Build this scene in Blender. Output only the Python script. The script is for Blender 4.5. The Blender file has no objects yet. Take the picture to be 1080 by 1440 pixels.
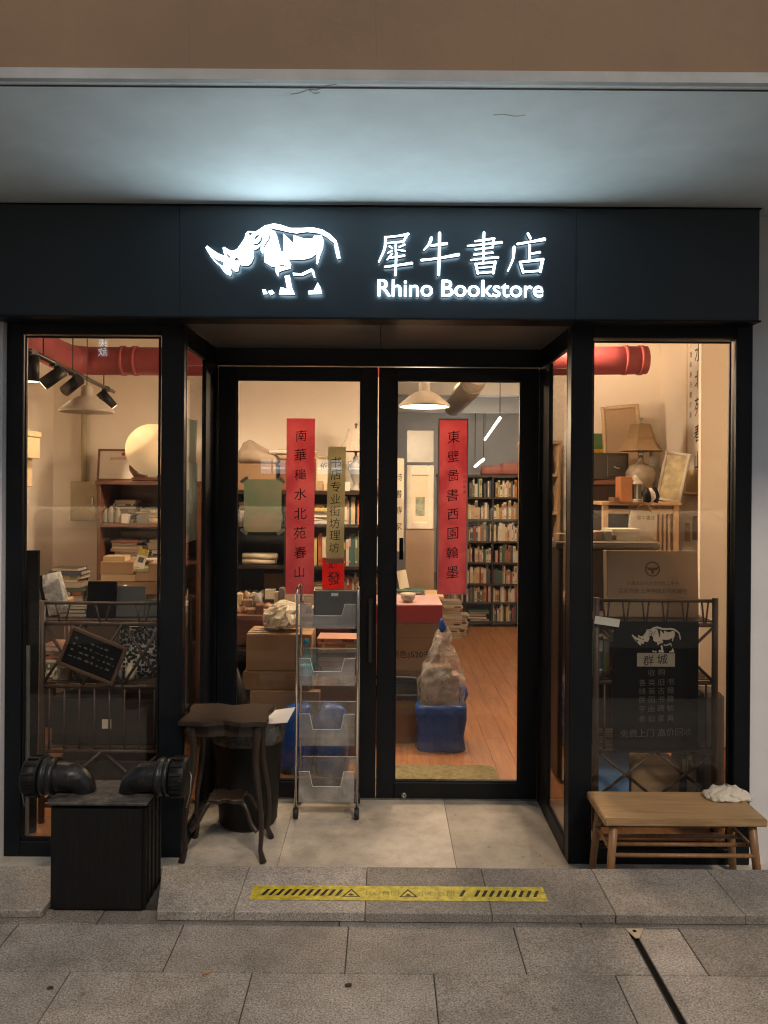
import bpy, bmesh, math, random
from mathutils import Vector, Matrix, noise as mnoise
random.seed(11)
S = bpy.context.scene
COL = S.collection
rad = math.radians

# ------------------------------------------------------------------ camera
EYE = 1.6            # camera height above the entrance floor (floor = z 0)
F = 1080.0           # focal length in photograph pixels (1080 x 1440)
HOR = 680.0          # row of the horizon in the photograph
ROLL = rad(0.4)
cam = bpy.data.cameras.new('camera')
cam.sensor_fit = 'VERTICAL'
cam.sensor_height = 36.0
cam.lens = 27.0
cam.shift_y = -(720 - HOR) / 1440
cam.clip_end = 400
cam_o = bpy.data.objects.new('camera', cam)
cam_o.location = (0, 0, EYE)
cam_o.rotation_euler = (rad(90), -ROLL, 0)
COL.objects.link(cam_o)
S.camera = cam_o

# ------------------------------------------------------------------ night sky and street light
SUN_EL, SUN_AZ = rad(47), rad(20)          # lamp light comes from behind the camera, a little from the right
w = bpy.data.worlds.new('World')
S.world = w
w.use_nodes = True
nt = w.node_tree
sky = nt.nodes.new('ShaderNodeTexSky')
sky.sky_type = 'NISHITA'
sky.sun_disc = False
sky.sun_elevation = SUN_EL
sky.sun_rotation = math.pi - SUN_AZ
hsv = nt.nodes.new('ShaderNodeHueSaturation')            # light-polluted city night: the sky's blue is washed out and warm
hsv.inputs['Saturation'].default_value = 0.40
tint = nt.nodes.new('ShaderNodeMixRGB')
tint.blend_type = 'MULTIPLY'
tint.inputs[0].default_value = 1.0
tint.inputs[2].default_value = (0.95, 0.97, 1.0, 1)
nt.links.new(sky.outputs[0], hsv.inputs['Color'])
nt.links.new(hsv.outputs[0], tint.inputs[1])
nt.links.new(tint.outputs[0], nt.nodes['Background'].inputs[0])
nt.nodes['Background'].inputs[1].default_value = 0.075
sun = bpy.data.lights.new('street_light', 'SUN')
sun.energy = 1.35
sun.angle = rad(10)
sun.color = (1.0, 0.80, 0.60)
sun_o = bpy.data.objects.new('street_light', sun)
d = Vector((-math.sin(SUN_AZ) * math.cos(SUN_EL), math.cos(SUN_AZ) * math.cos(SUN_EL), -math.sin(SUN_EL)))
sun_o.rotation_euler = d.to_track_quat('-Z', 'Y').to_euler()
sun_o.location = (2, -6, 6)
COL.objects.link(sun_o)

vs = S.view_settings
vs.view_transform = 'Standard'
vs.look = 'None'
vs.exposure = 0.0
vs.gamma = 1.0
S.cycles.use_denoising = True
try:
    S.cycles.denoiser = 'OPENIMAGEDENOISE'
except Exception:
    pass
S.cycles.max_bounces = 8
S.cycles.diffuse_bounces = 4
S.cycles.glossy_bounces = 4
S.cycles.transmission_bounces = 6
S.cycles.transparent_max_bounces = 28
S.cycles.caustics_reflective = False
S.cycles.caustics_refractive = False
S.cycles.sample_clamp_indirect = 4.0
S.cycles.sample_clamp_direct = 4.5
S.cycles.filter_width = 1.15

# ------------------------------------------------------------------ photograph pixel -> metres at a given depth
_c, _s = math.cos(ROLL), math.sin(ROLL)
def PX(px, Y, py=HOR):
    return ((px - 540) * _c + (py - HOR) * _s) / F * Y
def PZ(py, Y, px=540):
    return EYE - (-(px - 540) * _s + (py - HOR) * _c) / F * Y
def P(px, py, Y):
    return Vector((PX(px, Y, py), Y, PZ(py, Y, px)))

# ------------------------------------------------------------------ mesh builder
class MB:
    def __init__(s):
        s.v, s.f, s.m, s.sm = [], [], [], []
    def add(s, vs, fs, m=0, smooth=False, M=None):
        b = len(s.v)
        s.v += [tuple(M @ Vector(p)) if M is not None else tuple(p) for p in vs]
        for f in fs:
            s.f.append([b + i for i in f]); s.m.append(m); s.sm.append(smooth)
        return s
    def box(s, x0, x1, y0, y1, z0, z1, m=0, M=None):
        v = [(x0,y0,z0),(x1,y0,z0),(x1,y1,z0),(x0,y1,z0),(x0,y0,z1),(x1,y0,z1),(x1,y1,z1),(x0,y1,z1)]
        return s.add(v, [(0,3,2,1),(4,5,6,7),(0,1,5,4),(1,2,6,5),(2,3,7,6),(3,0,4,7)], m, False, M)
    def prism(s, poly, y0, y1, m=0, M=None):           # polygon in x,z extruded along y
        n = len(poly)
        a = sum(poly[i][0]*poly[(i+1)%n][1]-poly[(i+1)%n][0]*poly[i][1] for i in range(n))
        if a < 0: poly = poly[::-1]
        v = [(x,y0,z) for x,z in poly] + [(x,y1,z) for x,z in poly]
        f = [tuple(range(n)), tuple(range(2*n-1,n-1,-1))]
        f += [(i, n+i, n+(i+1)%n, (i+1)%n) for i in range(n)]
        return s.add(v, f, m, False, M)
    def slab(s, poly, z0, z1, m=0, M=None):            # polygon in x,y extruded along z
        R = Matrix(((1,0,0,0),(0,0,1,0),(0,1,0,0),(0,0,0,1)))
        t = MB(); t.prism(poly, z0, z1)
        v = [(x,z,y) for x,y,z in t.v]
        return s.add(v, [tuple(reversed(f)) for f in t.f], m, False, M)
    def tube(s, pts, r, seg=8, m=0, M=None, cap=True):
        pts = [Vector(p) for p in pts]
        n = len(pts)
        rs = r if isinstance(r, (list, tuple)) else [r]*n
        up = None; v = []; f = []
        for i, p in enumerate(pts):
            t = (pts[min(i+1,n-1)] - pts[max(i-1,0)])
            if t.length < 1e-9: t = Vector((0,0,1))
            t.normalize()
            if up is None:
                a = Vector((0,0,1)) if abs(t.z) < .9 else Vector((1,0,0))
                up = (a - t*a.dot(t)).normalized()
            else:
                up = (up - t*up.dot(t))
                up.normalize()
            q = t.cross(up)
            for k in range(seg):
                an = 2*math.pi*k/seg
                v.append(p + (up*math.cos(an) + q*math.sin(an))*rs[i])
        for i in range(n-1):
            for k in range(seg):
                f.append((i*seg+k, i*seg+(k+1)%seg, (i+1)*seg+(k+1)%seg, (i+1)*seg+k))
        s.add(v, f, m, True, M)
        if cap:
            b = len(s.v) - n*seg
            s.f.append([b+k for k in range(seg)][::-1]); s.m.append(m); s.sm.append(False)
            s.f.append([b+(n-1)*seg+k for k in range(seg)]); s.m.append(m); s.sm.append(False)
        return s
    def lathe(s, prof, c=(0,0,0), seg=20, m=0, M=None, smooth=True, cap=True):
        v = []; f = []
        for r, z in prof:
            for k in range(seg):
                a = 2*math.pi*k/seg
                v.append((c[0]+r*math.cos(a), c[1]+r*math.sin(a), c[2]+z))
        for i in range(len(prof)-1):
            for k in range(seg):
                f.append((i*seg+k, i*seg+(k+1)%seg, (i+1)*seg+(k+1)%seg, (i+1)*seg+k))
        s.add(v, f, m, smooth, M)
        b = len(s.v) - len(prof)*seg
        if not cap: return s
        if prof[0][0] > 1e-4:
            s.f.append([b+k for k in range(seg)][::-1]); s.m.append(m); s.sm.append(False)
        if prof[-1][0] > 1e-4:
            s.f.append([b+(len(prof)-1)*seg+k for k in range(seg)]); s.m.append(m); s.sm.append(False)
        return s
    def blob(s, rings, seg=28, seed=0, amp=.01, freq=9, power=3.2, m=0, M=None, smooth=True):   # rings: (z, half width, half depth, dx, dy)
        v = []; f = []
        for z, a, b, dx, dy in rings:
            for k in range(seg):
                t = 2*math.pi*k/seg
                ct, st = math.cos(t), math.sin(t)
                x = a*math.copysign(abs(ct)**(2/power), ct); y = b*math.copysign(abs(st)**(2/power), st)
                p = Vector((x+dx, y+dy, z))
                nz = mnoise.noise_vector(p*freq + Vector((seed*3.1, seed, 0)))
                nz += .5*mnoise.noise_vector(p*freq*2.7 + Vector((seed, 0, seed*2.3)))
                q = p + Vector((nz.x*amp, nz.y*amp, nz.z*amp*.6))
                v.append(q)
        n = len(rings)
        for i in range(n-1):
            for k in range(seg):
                f.append((i*seg+k, i*seg+(k+1)%seg, (i+1)*seg+(k+1)%seg, (i+1)*seg+k))
        f.append(tuple(range(seg))[::-1]); f.append(tuple((n-1)*seg+k for k in range(seg)))
        return s.add(v, f, m, smooth, M)
    def merge(s, o, M=None, m=None):
        b = len(s.v)
        s.v += [tuple(M @ Vector(p)) if M is not None else p for p in o.v]
        for f, mi, sm in zip(o.f, o.m, o.sm):
            s.f.append([b+i for i in f]); s.m.append(mi if m is None else m); s.sm.append(sm)
        return s
    def mesh(s, name, mats, bevel=0, seg=1):
        me = bpy.data.meshes.new(name)
        me.from_pydata(s.v, [], s.f)
        for m in (mats if isinstance(mats, (list, tuple)) else [mats]): me.materials.append(m)
        me.polygons.foreach_set('material_index', s.m)
        me.polygons.foreach_set('use_smooth', s.sm)
        if bevel:
            bm = bmesh.new(); bm.from_mesh(me)
            es = [e for e in bm.edges if len(e.link_faces) == 2 and e.calc_face_angle(0) > .6]
            bmesh.ops.bevel(bm, geom=es, offset=bevel, segments=seg, affect='EDGES', clamp_overlap=True)
            bm.to_mesh(me); bm.free()
        me.update()
        return me
    def obj(s, name, mats, parent=None, loc=None, rot=None, bevel=0, seg=1):
        o = bpy.data.objects.new(name, s.mesh(name, mats, bevel, seg))
        COL.objects.link(o)
        if loc is not None: o.location = loc
        if rot is not None: o.rotation_euler = rot
        if parent is not None: o.parent = parent
        return o

def tag(o, label, cat, group=None):
    o['label'] = label; o['category'] = cat
    if group: o['group'] = group
    return o
def thing(name, label, cat, loc=(0,0,0), rotz=0, group=None, rot=None):
    o = bpy.data.objects.new(name, None)
    o.empty_display_size = .05
    COL.objects.link(o)
    o.location = loc
    o.rotation_euler = rot if rot else (0,0,rotz)
    return tag(o, label, cat, group)
def struct(o):
    o['kind'] = 'structure'; return o
def T(x=0,y=0,z=0): return Matrix.Translation((x,y,z))
def RX_(a): return Matrix.Rotation(a,4,'X')
def RY_(a): return Matrix.Rotation(a,4,'Y')
def RZ_(a): return Matrix.Rotation(a,4,'Z')

# ------------------------------------------------------------------ materials
def newmat(name):
    m = bpy.data.materials.new(name); m.use_nodes = True
    n = m.node_tree; b = n.nodes['Principled BSDF']
    return m, n, b
def N(n, t, **kw):
    x = n.nodes.new('ShaderNode' + t)
    for k, v in kw.items():
        if k in x.inputs: x.inputs[k].default_value = v
        else: setattr(x, k, v)
    return x
def ramp(n, fac, stops):
    r = N(n, 'ValToRGB')
    e = r.color_ramp.elements
    e[0].position, e[0].color = stops[0][0], (*stops[0][1], 1)
    e[1].position, e[1].color = stops[-1][0], (*stops[-1][1], 1)
    for p, c in stops[1:-1]:
        k = e.new(p); k.color = (*c, 1)
    n.links.new(fac, r.inputs[0]); return r.outputs[0]
def sc(c, k): return tuple(min(1, x*k) for x in c)
def mat(name, col, rough=.55, metal=0, var=.18, scale=6, bump=0, bscale=80, spec=.5, coat=0, sheen=0):
    m, n, b = newmat(name)
    b.inputs['Roughness'].default_value = rough; b.inputs['Metallic'].default_value = metal
    b.inputs['Specular IOR Level'].default_value = spec
    b.inputs['Coat Weight'].default_value = coat
    tc = N(n, 'TexCoord')
    nz = N(n, 'TexNoise', Scale=scale, Detail=6.0, Roughness=.6)
    n.links.new(tc.outputs['Object'], nz.inputs['Vector'])
    n.links.new(ramp(n, nz.outputs[0], [(.3, sc(col, 1-var)), (.7, sc(col, 1+var))]), b.inputs['Base Color'])
    if bump:
        n2 = N(n, 'TexNoise', Scale=bscale, Detail=4.0)
        n.links.new(tc.outputs['Object'], n2.inputs['Vector'])
        bp = N(n, 'Bump', Strength=bump, Distance=.01)
        n.links.new(n2.outputs[0], bp.inputs['Height']); n.links.new(bp.outputs[0], b.inputs['Normal'])
    mr = N(n, 'MapRange'); mr.inputs['To Min'].default_value = max(.02, rough-.08); mr.inputs['To Max'].default_value = min(1, rough+.1)
    n.links.new(nz.outputs[0], mr.inputs[0]); n.links.new(mr.outputs[0], b.inputs['Roughness'])
    return m
def wood(name, c1, c2, rough=.5, axis='X', scale=3.0, coat=0, fine=1.0, bump=.15):
    m, n, b = newmat(name)
    b.inputs['Roughness'].default_value = rough; b.inputs['Coat Weight'].default_value = coat; b.inputs['Coat Roughness'].default_value = .2
    tc = N(n, 'TexCoord'); mp = N(n, 'Mapping')
    st = {'X': (1, 12, 12), 'Y': (12, 1, 12), 'Z': (12, 12, 1)}[axis]
    mp.inputs['Scale'].default_value = [q*fine for q in st]
    n.links.new(tc.outputs['Object'], mp.inputs[0])
    oi = N(n, 'ObjectInfo')
    ad = N(n, 'VectorMath', operation='ADD')
    cb = N(n, 'CombineXYZ')
    ml = N(n, 'Math', operation='MULTIPLY'); ml.inputs[1].default_value = 37.0
    n.links.new(oi.outputs['Random'], ml.inputs[0])
    for k in range(3): n.links.new(ml.outputs[0], cb.inputs[k])
    n.links.new(mp.outputs[0], ad.inputs[0]); n.links.new(cb.outputs[0], ad.inputs[1])
    nz = N(n, 'TexNoise', Scale=scale, Detail=8.0, Roughness=.62, Distortion=.6)
    n.links.new(ad.outputs[0], nz.inputs['Vector'])
    n.links.new(ramp(n, nz.outputs[0], [(.28, c1), (.5, tuple((a+b_)/2 for a, b_ in zip(c1, c2))), (.72, c2)]), b.inputs['Base Color'])
    bp = N(n, 'Bump', Strength=bump, Distance=.004)
    n.links.new(nz.outputs[0], bp.inputs['Height']); n.links.new(bp.outputs[0], b.inputs['Normal'])
    return m
def emit(name, col, st):
    m, n, b = newmat(name)
    b.inputs['Base Color'].default_value = (*col, 1)
    b.inputs['Emission Color'].default_value = (*col, 1); b.inputs['Emission Strength'].default_value = st
    return m
def glass(name, tint=(.93,.95,.94), haze=.012, extra=.0):
    m, n, b = newmat(name); n.nodes.remove(b)
    out = n.nodes['Material Output']
    lw = N(n, 'LayerWeight', Blend=.5)
    pw = N(n, 'Math', operation='POWER'); pw.inputs[1].default_value = 5
    n.links.new(lw.outputs['Facing'], pw.inputs[0])
    ma = N(n, 'MapRange'); ma.inputs['To Min'].default_value = .036+extra; ma.inputs['To Max'].default_value = 1
    n.links.new(pw.outputs[0], ma.inputs[0])
    tr = N(n, 'BsdfTransparent'); tr.inputs[0].default_value = (*tint, 1)
    gl = N(n, 'BsdfGlossy', Roughness=.0); gl.inputs[0].default_value = (1,1,1,1)
    df = N(n, 'BsdfDiffuse'); df.inputs[0].default_value = (.8,.8,.8,1)
    tc = N(n, 'TexCoord'); nz = N(n, 'TexNoise', Scale=2.2, Detail=7.0, Roughness=.65, Distortion=1.2)
    n.links.new(tc.outputs['Object'], nz.inputs['Vector'])
    hz = N(n, 'MapRange'); hz.inputs['From Min'].default_value = .45; hz.inputs['From Max'].default_value = .8
    hz.inputs['To Min'].default_value = haze*.3; hz.inputs['To Max'].default_value = haze*2.5
    n.links.new(nz.outputs[0], hz.inputs[0])
    m1 = N(n, 'MixShader'); m2 = N(n, 'MixShader')
    n.links.new(hz.outputs[0], m1.inputs[0]); n.links.new(tr.outputs[0], m1.inputs[1]); n.links.new(df.outputs[0], m1.inputs[2])
    n.links.new(ma.outputs[0], m2.inputs[0]); n.links.new(m1.outputs[0], m2.inputs[1]); n.links.new(gl.outputs[0], m2.inputs[2])
    n.links.new(m2.outputs[0], out.inputs[0])
    return m
def film(name, col=(.9,.9,.88), clear=.6, rough=.15, bump=.8, bscale=14):           # clear crinkled plastic
    m, n, b = newmat(name)
    out = n.nodes['Material Output']
    b.inputs['Base Color'].default_value = (*col, 1); b.inputs['Roughness'].default_value = rough
    tc = N(n, 'TexCoord'); nz = N(n, 'TexNoise', Scale=bscale, Detail=5.0, Distortion=1.5)
    n.links.new(tc.outputs['Object'], nz.inputs['Vector'])
    bp = N(n, 'Bump', Strength=bump, Distance=.02)
    n.links.new(nz.outputs[0], bp.inputs['Height']); n.links.new(bp.outputs[0], b.inputs['Normal'])
    tr = N(n, 'BsdfTransparent'); tr.inputs[0].default_value = (.97,.97,.97,1)
    mr = N(n, 'MapRange'); mr.inputs['From Min'].default_value = .35; mr.inputs['From Max'].default_value = .7
    mr.inputs['To Min'].default_value = min(1, clear+.2); mr.inputs['To Max'].default_value = max(0, clear-.3)
    n.links.new(nz.outputs[0], mr.inputs[0])
    ms = N(n, 'MixShader')
    n.links.new(mr.outputs[0], ms.inputs[0]); n.links.new(b.outputs[0], ms.inputs[1]); n.links.new(tr.outputs[0], ms.inputs[2])
    n.links.new(ms.outputs[0], out.inputs[0])
    return m
def paper(name, col, trans=.35, var=.15, scale=5, blot=None):                        # thin paper that lets light through
    m, n, b = newmat(name); n.nodes.remove(b)
    out = n.nodes['Material Output']
    tc = N(n, 'TexCoord'); nz = N(n, 'TexNoise', Scale=scale, Detail=6.0, Distortion=.8)
    n.links.new(tc.outputs['Object'], nz.inputs['Vector'])
    c = ramp(n, nz.outputs[0], [(.35, sc(col, 1-var)), (.65, blot if blot else sc(col, 1+var))])
    df = N(n, 'BsdfDiffuse'); tl = N(n, 'BsdfTranslucent'); ms = N(n, 'MixShader'); ms.inputs[0].default_value = trans
    n.links.new(c, df.inputs[0]); n.links.new(c, tl.inputs[0])
    n.links.new(df.outputs[0], ms.inputs[1]); n.links.new(tl.outputs[0], ms.inputs[2]); n.links.new(ms.outputs[0], out.inputs[0])
    return m
def granite(name, base, dark, light, scale=220, wet=.0, rough=.7):
    m, n, b = newmat(name)
    tc = N(n, 'TexCoord'); oi = N(n, 'ObjectInfo')
    geo = N(n, 'NewGeometry')
    v = N(n, 'TexNoise', Scale=scale, Detail=3.0, Roughness=.7); n.links.new(geo.outputs['Position'], v.inputs['Vector'])
    c1 = ramp(n, v.outputs[0], [(.32, dark), (.5, base), (.68, light)])
    big = N(n, 'TexNoise', Scale=2.3, Detail=6.0, Roughness=.65); n.links.new(geo.outputs['Position'], big.inputs['Vector'])
    st = ramp(n, big.outputs[0], [(.3, (.55,.53,.5)), (.6, (1,1,1))])
    mx = N(n, 'MixRGB', blend_type='MULTIPLY'); mx.inputs[0].default_value = .8
    n.links.new(c1, mx.inputs[1]); n.links.new(st, mx.inputs[2])
    sp_ = N(n, 'TexVoronoi', Scale=7.0); sp_.feature = 'F1'; n.links.new(geo.outputs['Position'], sp_.inputs['Vector'])
    wob = N(n, 'TexNoise', Scale=40.0, Detail=3.0); n.links.new(geo.outputs['Position'], wob.inputs['Vector'])
    ad_ = N(n, 'Math', operation='MULTIPLY_ADD'); ad_.inputs[1].default_value = .10
    n.links.new(wob.outputs[0], ad_.inputs[0]); n.links.new(sp_.outputs['Distance'], ad_.inputs[2])
    spr = ramp(n, ad_.outputs[0], [(.085, (.45,.43,.40)), (.125, (1,1,1))])
    fine = N(n, 'TexNoise', Scale=11.0, Detail=8.0, Roughness=.75); n.links.new(geo.outputs['Position'], fine.inputs['Vector'])
    fr_ = ramp(n, fine.outputs[0], [(.30, (.62,.60,.57)), (.55, (1,1,1))])
    m2_ = N(n, 'MixRGB', blend_type='MULTIPLY'); m2_.inputs[0].default_value = .7
    n.links.new(mx.outputs[0], m2_.inputs[1]); n.links.new(spr, m2_.inputs[2])
    mx = N(n, 'MixRGB', blend_type='MULTIPLY'); mx.inputs[0].default_value = .75
    n.links.new(m2_.outputs[0], mx.inputs[1]); n.links.new(fr_, mx.inputs[2])
    hs = N(n, 'HueSaturation'); mr = N(n, 'MapRange'); mr.inputs['To Min'].default_value = .80; mr.inputs['To Max'].default_value = 1.28
    n.links.new(oi.outputs['Random'], mr.inputs[0]); n.links.new(mr.outputs[0], hs.inputs['Value']); n.links.new(mx.outputs[0], hs.inputs['Color'])
    n.links.new(hs.outputs[0], b.inputs['Base Color'])
    r2 = N(n, 'MapRange'); r2.inputs['To Min'].default_value = rough-.2; r2.inputs['To Max'].default_value = rough+.15
    n.links.new(big.outputs[0], r2.inputs[0]); n.links.new(r2.outputs[0], b.inputs['Roughness'])
    bp = N(n, 'Bump', Strength=.35, Distance=.003); n.links.new(v.outputs[0], bp.inputs['Height']); n.links.new(bp.outputs[0], b.inputs['Normal'])
    return m

BLACKM = mat('black_window_frame', (.0035,.0055,.0085), .42, 0, .35, 5, .03, 40, spec=.26)
SIGNM = mat('dark_sign_panel', (.022,.035,.050), .5, 0, .10, 2, .02, 30)
LEDFACE = emit('lit_white_acrylic', (.76,.94,1.0), 60.0)
LEDRHINO = emit('lit_white_emblem_acrylic', (.76,.94,1.0), 31.0)
LEDBACK = emit('halo_light_strip', (.70,.92,1.0), 9.0)
RETURN = mat('letter_side_metal', (.10,.11,.12), .5)
SOFFIT = mat('white_painted_soffit', (.70,.79,.83), .75, 0, .12, 2.2, .15, 9)
PLASTER = mat('grey_white_plaster', (.80,.80,.81), .8, 0, .08, 2, .1, 30)
FASCIA = mat('brown_fascia_panel', (.27,.178,.112), .75, 0, .14, 1.5, .1, 20)
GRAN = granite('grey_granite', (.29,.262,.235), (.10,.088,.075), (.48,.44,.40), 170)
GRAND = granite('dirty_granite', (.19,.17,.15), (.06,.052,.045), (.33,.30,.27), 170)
KERBG = granite('kerb_granite', (.30,.275,.25), (.11,.10,.088), (.48,.45,.41), 190)
MORTAR = mat('dark_joint', (.045,.042,.038), .9, 0, .3, 30)
TERRA = granite('cream_terrazzo', (.52,.48,.42), (.34,.30,.25), (.63,.60,.54), 320, rough=.36)
FLOORW = wood('orange_brown_floorboard', (.28,.105,.04), (.52,.24,.10), .38, 'Y', 3.0, .2)
WALLW = mat('cream_wall_paint', (.78,.71,.62), .8, 0, .05, 2, .05, 40)
GREYW = mat('grey_wall_paint', (.52,.48,.43), .8, 0, .12, 1.5)
CEILW = mat('pale_ceiling_paint', (.55,.5,.44), .85, 0, .1, 2)
REDPIPE = mat('red_pipe_paint', (.22,.035,.04), .6, 0, .2, 4)
STEELD = mat('dark_steel', (.03,.03,.032), .4, .3)
CHROME = mat('chrome', (.75,.75,.75), .18, 1, .05)
BRUSHED = mat('worn_steel', (.32,.31,.29), .4, 1, .3, 20)
DARKW = wood('dark_brown_wood', (.014,.009,.0065), (.036,.022,.015), .42, 'X', 3, .25)
DARKWZ = wood('dark_brown_wood_upright', (.013,.008,.006), (.034,.02,.014), .42, 'Z', 3, .2)
MIDW = wood('red_brown_wood', (.11,.045,.025), (.22,.095,.05), .45, 'X', 3, .1)
LIGHTW = wood('light_pine_wood', (.42,.27,.14), (.60,.42,.25), .5, 'X', 3)
LIGHTWZ = wood('light_pine_wood_upright', (.42,.27,.14), (.60,.42,.25), .5, 'Z', 3)
BENCHW = wood('honey_brown_bench_wood', (.25,.15,.065), (.46,.30,.15), .5, 'X', 4, .1)
BENCHL = wood('bamboo_leg', (.20,.10,.04), (.36,.20,.085), .45, 'Z', 4, .1)
BAMBOO = wood('dark_bamboo', (.035,.019,.012), (.075,.042,.026), .5, 'Z', 4)
CARD = mat('cardboard', (.36,.235,.135), .8, 0, .10, 3, .05, 60)
CARD2 = mat('darker_cardboard', (.25,.155,.085), .8, 0, .12, 3, .05, 60)
CARD3 = mat('pale_cardboard', (.50,.36,.22), .8, 0, .10, 3)
TAPE = mat('packing_tape', (.42,.31,.19), .25)
KRAFT = mat('kraft_paper', (.34,.23,.14), .75, 0, .10, 3)
PAGES = mat('book_pages', (.68,.60,.48), .85, 0, .15, 60)
WHITEP = mat('white_paper', (.78,.75,.70), .8, 0, .06)
BEIGEP = mat('beige_paper', (.62,.54,.41), .8, 0, .1)
INK = mat('black_ink', (.008,.008,.008), .6, 0, .05)
REDINK = mat('red_ink', (.42,.05,.03), .6, 0, .05)
BROWNINK = mat('brown_ink', (.12,.05,.025), .6, 0, .05)
PALEINK = mat('pale_print', (.50,.43,.34), .7, 0, .1)
DIMINK = mat('dim_grey_print', (.075,.07,.062), .7, 0, .5, 40)
REDPAPER = paper('faded_red_paper', (.80,.23,.26), .5, .12, 7, (.86,.36,.36))
REDNEW = paper('bright_red_paper', (.85,.09,.06), .5, .1)
ORANGEP = mat('orange_paper', (.60,.22,.06), .7)
STRIPP = paper('olive_calligraphy_paper', (.62,.57,.38), .45, .1)
GREENP = paper('grey_green_poster', (.42,.56,.42), .55, .12, 3, (.62,.54,.44))
BACKP = paper('poster_back', (.62,.68,.62), .4, .1)
GLASS = glass('window_glass', (.95,.96,.95), .002)
GLASSD = glass('smudged_door_glass', (.94,.95,.94), .008)
ACRYL = glass('clear_acrylic', (.92,.91,.89), .20, .03)
BOTTLE = glass('bottle_glass', (.72,.92,.94), .03, .03)
BLUELIQ = mat('blue_liquid', (.02,.22,.42), .15)
FILM = film('clear_plastic_bag', (.92,.92,.9), .70, .10, .8, 9)
WRAP = film('plastic_wrap', (.8,.8,.8), .55, .1, 1.0, 22)
BLUEBAG = mat('blue_woven_bag', (.010,.085,.42), .26, 0, .15, 12, .9, 11)
BLACKP = mat('black_plastic', (.0055,.0055,.006), .5, 0, .2, 10, spec=.28)
BLACKPG = mat('worn_black_paint', (.009,.009,.010), .36, 0, .5, 18, .25, 50, spec=.4)
BLACKB = mat('black_board', (.004,.0042,.0045), .7, 0, .2, spec=.08)
RUBBER = mat('black_rubber', (.012,.012,.012), .6)
YELLOW = mat('yellow_vinyl', (.50,.42,.04), .5, 0, .45, 38)
BEIGEM = mat('beige_painted_metal', (.36,.31,.20), .5)
LAMPSH = paper('tan_lamp_shade', (.30,.21,.12), .25, .08)
ENAMEL = mat('grey_enamel', (.42,.38,.32), .4)
CREAMBOX = mat('cream_storage_box', (.58,.45,.27), .7)
GREYBOX = mat('grey_document_box', (.12,.12,.115), .6)
OLIVE = mat('olive_mat', (.26,.22,.10), .95, 0, .35, 30, .8, 180)
STONEW = mat('pale_ceramic', (.40,.355,.29), .45, 0, .15, 10)
PEWTER = mat('grey_ceramic', (.22,.215,.20), .4, 0, .2, 10)
CLOTH = mat('crumpled_cloth', (.62,.57,.48), .9, 0, .12, 8, .4, 40)
LITREDTOP = mat('red_box_lit_top', (.48,.30,.31), .4)  # red box top, with the light falling on it put into the colour
REDBOX = mat('red_box_card', (.50,.035,.035), .45)
YELLOWPT = mat('yellow_orange_paint', (.75,.38,.02), .7, 0, .5, 22)
GREENPT = mat('green_paint', (.08,.16,.06), .7)
WARMBULB = emit('warm_bulb', (1.0, .82, .58), 14.0)
TUBE = emit('white_tube_light', (1.0,.95,.88), 34.0)
GLOBE = emit('glowing_globe', (.60, .43, .24), .50)

# ------------------------------------------------------------------ lettering (flat print, built as thin geometry)
_tc = {}
def text_mb(body, size, thick=.0006, off=0.0, rise=0.0, font_res=2):
    key = (body, off, font_res)
    if key not in _tc:
        c = bpy.data.curves.new('lettering', 'FONT')
        c.body = body; c.size = 1; c.offset = off; c.resolution_u = font_res; c.align_x = 'LEFT'
        c.fill_mode = 'FRONT'
        o = bpy.data.objects.new('lettering', c); COL.objects.link(o)
        bpy.context.view_layer.update()
        me = bpy.data.meshes.new_from_object(o.evaluated_get(bpy.context.evaluated_depsgraph_get()))
        v = [tuple(x.co) for x in me.vertices]; f = [tuple(p.vertices) for p in me.polygons]
        bpy.data.objects.remove(o); bpy.data.curves.remove(c); bpy.data.meshes.remove(me)
        _tc[key] = (v, f)
    v, f = _tc[key]
    b = MB()
    if not v: return b
    xs = [p[0] for p in v]; ys = [p[1] for p in v]
    cx, cy = (min(xs)+max(xs))/2, (min(ys)+max(ys))/2
    vv = [((x-cx)*size, -thick, (y-cy)*size + (x-cx)*size*rise) for x, y, _ in v]
    if rise:
        sd = len(body)*7.3 + ord(body[0])*.37
        vv = [(x+.035*size*mnoise.noise(Vector((x/size*2.2, z/size*2.2, sd))), y, z+.035*size*mnoise.noise(Vector((x/size*2.2, z/size*2.2, sd+9)))) for x, y, z in vv]
    b.add(vv, f)
    return b
def column(chars, size, step, off=0.0, rise=.10):
    b = MB(); n = len(chars)
    for i, ch in enumerate(chars):
        k = random.uniform(.92, 1.08)
        b.merge(text_mb(ch, size*k, 0, off, rise), T(random.uniform(-.04,.04)*size, 0, -(i-(n-1)/2)*step))
    return b
def smooth_pts(pts, k=6):
    out = []
    n = len(pts)
    for i in range(n-1):
        p0 = pts[max(i-1,0)]; p1 = pts[i]; p2 = pts[i+1]; p3 = pts[min(i+2,n-1)]
        for j in range(k):
            t = j/k
            out.append(tuple(.5*((2*p1[q]) + (-p0[q]+p2[q])*t + (2*p0[q]-5*p1[q]+4*p2[q]-p3[q])*t*t + (-p0[q]+3*p1[q]-3*p2[q]+p3[q])*t**3) for q in range(len(p1))))
    out.append(tuple(pts[-1])); return out
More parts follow.
